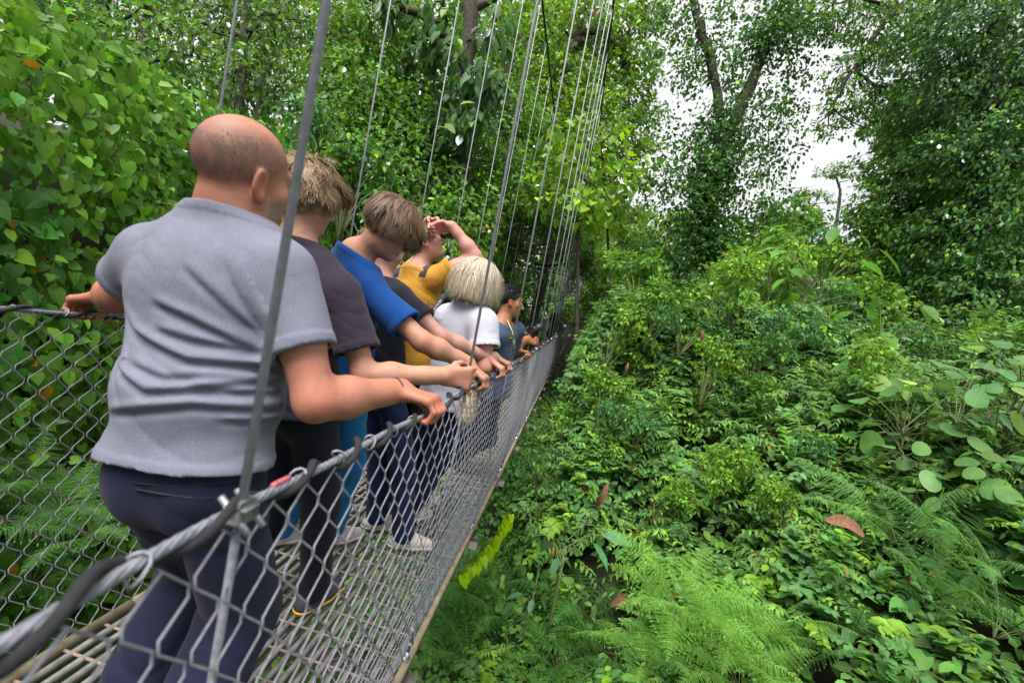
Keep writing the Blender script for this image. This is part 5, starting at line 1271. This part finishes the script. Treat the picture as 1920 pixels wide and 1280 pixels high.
# dark leaning trees at the right edge
for k, (lb, base, tr, bls, col) in enumerate([
    ('dark tall tree at the right edge with leaves hanging in curtains', 0, [(1850, 640, 8.2), (1835, 430, 8.4), (1850, 200, 8.6), (1880, -60, 8.8)],
     [(1850, 60, 8.3, 1.2, 1000), (1900, 160, 8.0, 1.2, 1000), (1800, 170, 8.6, 1.1, 900), (1840, 290, 8.2, 1.2, 1100), (1905, 320, 7.9, 1.2, 1100), (1780, 330, 8.6, 1.0, 900), (1850, 430, 8.0, 1.2, 1200), (1915, 480, 7.6, 1.1, 1000), (1790, 470, 8.4, 1.0, 900), (1760, 60, 8.8, 1.0, 700), (1860, 560, 7.6, 1.0, 900), (1790, 570, 8.0, .9, 750), (1890, 20, 8, 1.2, 800)], C_DK),
    ('green tree between the open sky and the dark tall tree', 0, [(1720, 590, 9.6), (1715, 430, 9.8), (1735, 250, 10.), (1760, 60, 10.2)],
     [(1740, 200, 9.8, 1.0, 700), (1700, 300, 9.8, .9, 700), (1670, 380, 9.6, .8, 620), (1730, 400, 9.6, 1.0, 900), (1650, 460, 9.4, .8, 620), (1710, 490, 9.4, 1.0, 900), (1640, 540, 9.0, .7, 500), (1700, 560, 9.0, .8, 600), (1770, 420, 9.6, 1.0, 800), (1690, 230, 10, .7, 420), (1760, 270, 9.8, 1.0, 800), (1650, 320, 9.8, .5, 240), (1640, 400, 9.6, .6, 330)], C_MD)]):
    t = [foot(*tr[0])]+[at(*x) for x in tr[1:]]
    tree('leafy_tree', lb, t, .22, .12, [], [B(*x) for x in bls], .095, col, 120+k, kind='oval', young=.08, per=16, cl=.19, droop=.9, dens=2.3)
# branches reaching in from above on the right
t = [foot(1990, 640, 9.4), at(1985, 300, 9.6), at(1960, 0, 9.8), at(1900, -200, 10)]
tree('overhanging_tree', 'tree whose leafy branches hang over the open sky from the upper right', t, .25, .14, [([at(1960, 0, 9.8), at(1800, -60, 10), at(1680, 20, 10), at(1600, 130, 10), at(1560, 200, 10)], .09, .03), ([at(1680, 20, 10), at(1600, -10, 10)], .05, .02)],
     [B(1600, 20, 10, .7, 360), B(1660, 30, 10, .8, 500), B(1720, 60, 10, .8, 560), B(1650, 90, 10, .6, 330), B(1620, 120, 10, .55, 280), B(1575, 150, 10, .45, 170), B(1590, 200, 10, .50, 230), B(1555, 235, 10, .34, 110), B(1640, 190, 10, .5, 230), B(1690, 150, 10, .7, 420), B(1770, 10, 10, .9, 600), B(1570, 60, 10, .4, 120), B(1680, -40, 10, .9, 500), B(1840, -20, 10, 1., 500), B(1620, 240, 10, .35, 110), B(1560, 10, 10, .5, 170)], .085, C_MD, 131, kind='oval', young=.08, per=12, cl=.22, droop=.7, dens=1.9)
# small flat-topped trees far off against the sky
for k, (px, py, lb) in enumerate([(1568, 322, 'thin flat-topped tree alone in the gap of open sky'), (1518, 368, 'second flat-topped tree just left of the one alone in the sky')]):
    z = 27+k*2; b0 = foot(px+8-30*k, 470, z)
    tree('flat_topped_tree', lb, [b0, at(px+4-6*k, py+70, z), at(px, py+8, z)], .12, .05, [], [B(px-22, py+2, z, .7, 120, .28), B(px+16, py-3, z, .8, 150, .28), B(px-2, py-9, z, .6, 100, .3), B(px+40, py+8, z, .5, 70, .3)]+([B(px+20, py+60, z, .9, 200), B(px-10, py+45, z, .6, 100)] if k else []), .20, C_MD, 140+k, young=.05, per=8, cl=.2)
# arching bright tree over the far half of the bridge
zt = 13.
t = [foot(945, 560, zt+1), at(985, 350, zt+.6), at(1045, 180, zt), at(1075, 90, zt), at(1120, 60, zt), at(1165, 95, zt)]
tree('arching_tree', 'bright green tree whose mossy limb arches beside the far hanger cables', t, .24, .09, [([at(1075, 90, zt), at(1095, 20, zt), at(1130, -80, zt)], .10, .05), ([at(1045, 180, zt), at(1000, 110, zt), at(960, 40, zt)], .09, .04)],
     [B(1120, 30, zt, 1.1, 700), B(1170, 70, zt, .9, 560), B(1195, 120, zt, .7, 380), B(1040, 60, zt, 1.0, 560), B(1060, 160, zt, 1.0, 620), B(1130, 150, zt, .8, 420), B(1185, 190, zt, .7, 330), B(1110, 240, zt-.5, 1.1, 800), B(1040, 260, zt-.5, 1.1, 800), B(1170, 250, zt, .8, 460), B(1195, 290, zt+1, .7, 300), B(1000, 170, zt, 1.0, 620), B(1210, 30, zt, .6, 260), B(1225, 10, zt, .5, 180), B(980, 60, zt+1, 1.2, 700), B(1010, 340, zt-1, 1.2, 900), B(1220, 210, zt+1, .5, 150)], .17, C_LT, 150, young=.25, ycol=(.18, .32, .02), per=11, cl=.28, dens=1.35)
# big-leaved light plant behind the hangers
for k, (px, py, z, s_, lb) in enumerate([(1085, 330, 9.5, 1.5, 'bright yellow-green large-leaved sapling behind the far hanger cables'), (890, 420, 9.0, 1.2, 'large-leaved sapling low beside the left chain link at the far end'), (1130, 300, 11, 1.5, 'large-leaved sapling right of the dark main cable')]):
    b0 = foot(px-25 if k == 1 else px+45, 600, z); c = at(px, py, z)
    tree('sapling', lb, [b0, lerp(b0, c, .6), c], .05, .02, [], [(c, .75*s_, 200), (c+V(.3, 0, -.6), .7*s_, 200), (c+V(-.4, .2, -1.0), .7*s_, 180), (c+V(.1, 0, -1.6), .7, 180)], .17, C_LT, 160+k, kind='heart', young=.2, ycol=(.2, .34, .02), per=6, cl=.3, mat=MAT['leaf'], var=.15)
# epiphyte-laden trunk
zt = 9.
t = [foot(868, 560, zt), at(868, 330, zt), at(872, 180, zt), at(885, 0, zt), at(900, -180, zt)]
tree('epiphyte_tree', 'thick dark trunk hung with large drooping epiphyte leaves above the walkers', t, .17, .13, [([at(876, 120, zt), at(810, 40, zt), at(740, 10, zt), at(650, -20, zt)], .12, .06), ([at(884, 20, zt), at(960, -20, zt), at(1040, -10, zt)], .10, .05)],
     [B(820, 40, 8.6, .5, 70), B(860, 110, 8.5, .5, 80), B(905, 150, 8.5, .5, 80), B(830, 190, 8.5, .45, 60), B(880, 230, 8.6, .45, 60), B(790, 90, 8.7, .4, 50), B(920, 60, 8.7, .5, 60), B(760, 30, 8.8, .45, 50), B(700, 20, 8.6, .45, 50)]+[(lerp(t[0], t[2], f_)+V(.3*math.sin(f_*40), -.35, 0), .5, 90) for f_ in np.linspace(.3, 1, 7)], .30, (.05, .13, .045), 170, kind='lance', young=.05, per=8, cl=.25, droop=1.3, mat=MAT['leaf'], hollow=.1, width=1.5)
# middle trees behind the walkers
for k, (tr, bls, col, lsz, lb) in enumerate([
    ([(800, 520, 8.5), (790, 350, 9), (770, 150, 9.5), (760, -40, 10)], [(740, 70, 10, 1.2, 750), (690, 130, 9.5, 1.1, 750), (780, 170, 10, 1.2, 800), (720, 230, 9, 1.1, 850), (800, 260, 9.5, 1.1, 850), (660, 200, 9, .9, 560), (670, 60, 10, 1.1, 560), (760, 320, 8.6, 1.0, 850), (830, 10, 10.5, 1.2, 600), (620, 260, 8, .8, 500)], C_MD, .13, 'leafy tree rising behind the heads of the two boys'),
    ([(940, 540, 10), (945, 380, 10.5), (950, 200, 11), (960, 20, 11.5)], [(940, 90, 11.5, 1.2, 700), (930, 200, 11, 1.1, 750), (975, 260, 11, 1.1, 750), (900, 300, 10, 1.1, 850), (960, 360, 10, 1.1, 900), (880, 380, 9.4, 1.0, 850), (1000, 430, 10, 1.1, 900), (930, 450, 9.2, 1.0, 900), (1040, 480, 11, 1.1, 800), (850, 430, 8.6, .9, 750)], C_MD, .12, 'leafy tree behind the person with binoculars'),
    ([(930, 590, 15), (935, 480, 15.2), (940, 380, 15.4), (950, 250, 15.6)], [(950, 500, 14.5, 1.2, 700), (1050, 450, 15, 1.4, 800), (1020, 380, 15, 1.4, 800), (1075, 520, 16, 1.2, 700), (1010, 570, 13, .9, 500), (1055, 560, 15, 1., 500)], C_LT, .15, 'pale green tree filling the view above the far end of the bridge')]):
    t = [foot(*tr[0])]+[at(*x) for x in tr[1:]]
    tree('leafy_tree', lb, t, .16, .08, [], [B(*x) for x in bls]+[(lerp(t[0], t[2], f_)+np.array([.5*math.sin(f_*40+k), .3*math.cos(f_*30), 0]), .9, 560) for f_ in np.linspace(.1, 1, 7)], lsz, col, 180+k, kind='oval', young=.12, per=11, cl=.30, dens=1.7)
# thin lacy trees on the left bank, sky between them
for k, (tr, bls, col, lb) in enumerate([
    ([(40, 330, 6.0), (45, 150, 6.4), (40, 20, 6.8), (30, -120, 7)], [(20, 130, 6.2, .8, 420), (100, 150, 6.2, .8, 420), (60, 20, 6.8, .6, 160), (130, 40, 7, .7, 180), (20, -30, 7, .8, 240), (170, 110, 6.4, .8, 380)], C_DK, 'dark slender tree at the upper left corner'),
    ([(60, 320, 6.6), (66, 150, 7), (75, 30, 7.2), (90, -120, 7.4)], [(110, -40, 7.4, .9, 260), (60, 70, 7.2, .5, 130)], C_DK, 'bare-stemmed tree beside the dark slender one at the upper left'),
    ([(260, 280, 7), (265, 130, 7.4), (275, 0, 7.8), (290, -120, 8)], [(220, 60, 7.5, .8, 230), (300, 40, 7.6, .9, 300), (260, 120, 7.2, .9, 480), (340, 100, 7.2, .9, 480), (190, 130, 7, .7, 330), (300, -40, 8, .9, 300), (180, 20, 7.8, .5, 90)], C_MD, 'loose leafy tree above the vine curtain left of the tall hanger'),
    ([(450, 260, 8), (455, 110, 8.4), (460, 0, 8.8), (470, -120, 9)], [(400, 60, 8.4, 1.0, 420), (480, 50, 8.6, 1.0, 380), (440, 140, 8.2, .9, 460), (520, 30, 9, .9, 260), (380, 0, 9, 1.0, 350), (460, -40, 9, 1.1, 360), (510, 170, 8.6, .8, 260)], (.06, .13, .035), 'pale loose tree behind the bald man and the first left hanger'),
    ([(610, 300, 9), (615, 150, 9.4), (620, 20, 9.8), (625, -120, 10)], [(570, 70, 9.6, .8, 220), (640, 60, 9.6, 1.0, 420), (590, 150, 9.4, .8, 250), (650, 150, 9.4, .9, 420), (600, 0, 10, 1.1, 340), (560, 200, 9, .9, 380), (620, 230, 9, .9, 500)], C_LT, 'airy tree with bright sky holes right of the near hanger cable')]):
    t = [foot(*tr[0])]+[at(*x) for x in tr[1:]]
    tree('slender_tree', lb, t, .085, .05, [], [B(*x) for x in bls], .12, col, 190+k, kind='oval', young=.12, per=9, cl=.30)
# shrubs at mid distance behind the mound
SHR = []
for k in range(4):
    r = np.random.default_rng(210+k); F = Leaves(); mb = MB(); bls = []
    for j in range(9):
        az = r.uniform(0, 6.28); e = V(math.cos(az)*r.uniform(.3, .9), math.sin(az)*r.uniform(.3, .9), r.uniform(.5, 1.25)); mb.tube([V(0, 0, -.2), e*V(.4, .4, .6), e], [.018, .012, .005], 5, cap=False); bls.append((e, r.uniform(.30, .48), 170))
    crown(F, bls, .12, (C_MD, C_LT, (.05, .14, .05), C_DK)[k], r, 'oval', young=.12, per=8, cl=.22)
    SHR.append(plant('shrub', F, mb, MAT['leaf_far'], 'shrub'))
for i, (px, py, z, s_, k) in enumerate([(1180, 470, 15, 1.3, 1), (1225, 490, 13, 1.2, 0), (1280, 480, 12, 1.1, 2), (1400, 490, 10, 1.1, 0), (1450, 470, 14, 1.5, 1), (1500, 450, 16, 1.6, 0), (1550, 470, 14, 1.4, 2), (1600, 500, 11, 1.1, 1), (1130, 500, 16, 1.2, 3), (1150, 530, 13, 1.0, 1), (1240, 430, 19, 1.9, 1), (1190, 410, 22, 2.1, 0), (1500, 420, 21, 1.7, 2), (1440, 430, 19, 1.8, 0), (1600, 470, 18, 1.5, 3), (1480, 540, 7.5, .75, 1), (1560, 560, 6.8, .7, 2), (1630, 580, 6.6, .75, 1), (1700, 590, 6.6, .8, 0), (1420, 520, 8.5, .8, 0), (1350, 520, 8.6, .7, 1), (1520, 500, 9.5, .9, 1), (1790, 640, 5.6, .6, 2), (1870, 640, 5.2, .6, 0), (1650, 520, 9, .9, 1), (1420, 490, 24, 1.8, 0), (1490, 490, 25, 1.8, 1), (1560, 500, 24, 1.8, 3), (1350, 470, 20, 1.6, 2)]):
    p = at(px, py, z); place(SHR[k], p-V(0, 0, .9*s_), i*1.9, s_, 'leafy shrub in the row behind the mound and the forked tree', 'shrubs behind the mound')
for i, (px, py, z, s_, k) in enumerate([(700, 420, 6.5, .8, 3), (660, 330, 6.8, .9, 0), (800, 500, 8, .8, 1), (840, 520, 9, .8, 2), (870, 500, 11, 1.0, 0), (905, 540, 13, 1.0, 1), (930, 560, 16, 1.0, 2), (955, 560, 22, 1.4, 1), (620, 250, 7, .9, 2), (820, 420, 10, 1.3, 1), (900, 430, 12, 1.5, 0), (890, 420, 14, 1.6, 2), (905, 470, 16, 1.7, 1), (925, 500, 19, 1.8, 0), (760, 400, 9, 1.2, 2), (935, 430, 20, 2.0, 1), (850, 560, 9.5, .9, 1), (968, 530, 26, 2.0, 2)]):
    p = at(px, py, z); place(SHR[k], p-V(0, 0, .9*s_), i*2.3, s_, 'shrub on the left bank just beyond the chain link behind the walkers', 'shrubs on the left bank')
for i, (px, py, z, s_, k) in enumerate([(1132, 640, 9, .55, 1), (1130, 680, 7.5, .5, 1), (1165, 590, 11, .8, 0), (1092, 740, 6.6, .45, 2), (1040, 800, 6.0, .45, 0), (1000, 880, 5.4, .42, 2), (1130, 560, 14, .9, 3), (1185, 540, 9, .8, 1), (1195, 550, 8, .75, 0), (1225, 540, 7.6, .6, 2), (1168, 640, 7.0, .5, 1), (1150, 470, 18, 1.4, 1), (1122, 600, 14, 1.0, 1), (1117, 600, 19, 1.1, 0), (1112, 605, 26, 1.3, 1), (1125, 640, 11, .7, 2)]):
    p = at(px, py, z); place(SHR[k], p-V(-.12, 0, .6*s_), i*2.9, s_, 'leafy shrub crowding the right side of the bridge deck', 'shrubs against the deck')
for i, (px, py, z, s_, k) in enumerate([(1150, 620, 5.7, .5, 1), (1230, 575, 5.6, .55, 0), (1385, 560, 5.5, .55, 1), (1480, 610, 5.1, .5, 2), (1330, 690, 4.7, .38, 1), (1450, 760, 4.3, .36, 0), (1200, 780, 4.9, .40, 2), (1580, 690, 4.4, .40, 1), (1130, 750, 5.3, .42, 1), (1560, 840, 3.9, .30, 2), (1350, 880, 4.1, .32, 1), (1240, 930, 4.2, .30, 0), (1290, 600, 5.2, .42, 2), (1660, 760, 4.0, .38, 0), (1420, 660, 4.8, .42, 3), (1100, 850, 5.1, .36, 0), (1480, 960, 3.6, .26, 1)]):
    p = at(px, py, z); place(SHR[k], p-V(0, 0, .85*s_), i*1.7, s_, 'bushy shrub rising out of the undergrowth on the mound', 'shrubs growing on the mound', (.15, -.1))
for i, (px, py, z, s_, k) in enumerate([(1020, 590, 38, 3., 0), (1060, 585, 40, 3., 1), (1098, 580, 38, 2.8, 2), (1050, 520, 43, 3.2, 1), (1088, 520, 45, 3.2, 0), (1020, 510, 41, 3.2, 3), (985, 570, 28, 1.5, 1), (1003, 585, 33, 1.8, 2), (1110, 500, 40, 3., 1), (1060, 470, 46, 3.2, 2), (960, 560, 24, 1.5, 0), (1035, 440, 45, 3.4, 0), (1090, 450, 46, 3.2, 3)]):
    p = at(px, py, z); place(SHR[k], p-V(0, 0, .9*s_), i*1.5, s_, 'leafy growth closing the view at the far end of the bridge', 'shrubs at the far end of the bridge')
# forest far behind
fo = np.random.default_rng(300)
for i, (px, z, h, R, c) in enumerate([(-250, 16, 9, 2.6, C_DK), (100, 18, 10, 2.6, C_MD), (330, 20, 10, 2.6, C_DK), (540, 22, 10, 2.4, C_MD), (760, 20, 16, 3., C_DK), (880, 24, 17, 3., C_MD), (660, 15, 12, 2.4, C_MD), (820, 16, 13, 2.6, C_MD), (940, 17, 14, 2.6, C_LT), (560, 16, 12, 2.2, C_MD), (420, 17, 10, 2.2, C_LT), (1010, 20, 14, 2.6, C_MD), (1000, 30, 14, 3.2, C_MD), (1085, 42, 14, 3.2, C_MD), (1050, 40, 14, 3., C_LT), (1020, 44, 15, 3., C_MD), (1170, 36, 9, 2.8, C_LT), (1260, 34, 7, 2.4, C_MD), (1400, 34, 7.5, 2.4, C_MD), (1490, 40, 6.0, 2.2, C_LT), (1640, 34, 6.5, 2.2, C_DK), (1740, 22, 9, 2.4, C_MD), (1850, 18, 10, 2.6, C_DK), (2050, 18, 10, 2.6, C_MD), (1720, 14, 8, 1.8, C_DK), (1830, 13, 9, 2., C_DK), (1930, 13, 9, 2., C_DK)]):
    b0 = at(px, 560, z); b0[2] = float(ground_z(b0[0], b0[1])); hh = h
    t = [b0, b0+V(fo.normal()*.3, 0, hh*.5), b0+V(fo.normal()*.6, 0, hh*.95)]
    bls = [(t[2]+V(fo.normal()*R*.6, fo.normal()*R*.5, -abs(fo.normal())*hh*.22), R*fo.uniform(.45, .75), 420) for _ in range(8)]+[(b0+V(fo.normal()*R*.7, fo.normal()*R*.4, hh*fo.uniform(.1, .5)), R*.6, 420) for _ in range(5)]
    tree('forest_tree', 'tree of the forest edge far behind the bridge and mound', t, .22, .10, [], bls, .24, c, 310+i, group='trees of the far forest edge', young=.1, per=12, cl=.32)
# ------------------------------------------------------------------ light
w = bpy.data.worlds.new('World'); sc.world = w; w.use_nodes = True; nt = w.node_tree; nt.nodes.clear()
out = nt.nodes.new('ShaderNodeOutputWorld'); bg = nt.nodes.new('ShaderNodeBackground'); bg.inputs[1].default_value = .0285
SUN_EL, SUN_AZ = math.radians(62), math.radians(200)      # high, behind the camera
sk = nt.nodes.new('ShaderNodeTexSky'); sk.sky_type = 'NISHITA'; sk.sun_disc = False; sk.sun_elevation = SUN_EL; sk.sun_rotation = SUN_AZ; sk.dust_density = 2
tc = nt.nodes.new('ShaderNodeTexCoord'); mp = nt.nodes.new('ShaderNodeMapping'); mp.inputs['Scale'].default_value = (1, 1, 2.2); nt.links.new(tc.outputs['Generated'], mp.inputs[0])
nz = nt.nodes.new('ShaderNodeTexNoise'); nz.inputs['Scale'].default_value = 2.2; nz.inputs['Detail'].default_value = 5; nt.links.new(mp.outputs[0], nz.inputs[0])
fc = ramp(nt, nz.outputs['Fac'], [(.22, (.80, .80, .80)), (.55, (1, 1, 1))])
cl = ramp(nt, nz.outputs['Fac'], [(.3, (.84, .85, .88)), (.7, (.95, .95, .95))])
sc_ = nt.nodes.new('ShaderNodeVectorMath'); sc_.operation = 'SCALE'; sc_.inputs['Scale'].default_value = 9.3; nt.links.new(cl, sc_.inputs[0])
mx = nt.nodes.new('ShaderNodeMix'); mx.data_type = 'RGBA'; nt.links.new(fc, mx.inputs[0]); nt.links.new(sk.outputs[0], mx.inputs[6]); nt.links.new(sc_.outputs[0], mx.inputs[7])
nt.links.new(mx.outputs[2], bg.inputs[0]); nt.links.new(bg.outputs[0], out.inputs[0])
L = bpy.data.lights.new('sun', 'SUN'); L.energy = 1.8; L.angle = math.radians(45); L.color = (1, .95, .86)
lo = bpy.data.objects.new('sun', L); COL.objects.link(lo)
sd = V(math.sin(SUN_AZ)*math.cos(SUN_EL), math.cos(SUN_AZ)*math.cos(SUN_EL), math.sin(SUN_EL))
lo.rotation_euler = Vector(-sd).to_track_quat('-Z', 'Y').to_euler()
vs = sc.view_settings; vs.view_transform = 'Standard'; vs.look = 'None'; vs.gamma = 1; vs.use_curve_mapping = False; vs.exposure = 2.12
cy = sc.cycles; cy.max_bounces = 7; cy.diffuse_bounces = 4; cy.glossy_bounces = 2; cy.transmission_bounces = 4; cy.transparent_max_bounces = 4
cy.caustics_reflective = False; cy.caustics_refractive = False; cy.use_denoising = True
try: cy.denoiser = 'OPENIMAGEDENOISE'; cy.denoising_input_passes = 'RGB_ALBEDO_NORMAL'; cy.denoising_prefilter = 'ACCURATE'
except Exception: pass
bpy.context.view_layer.update()
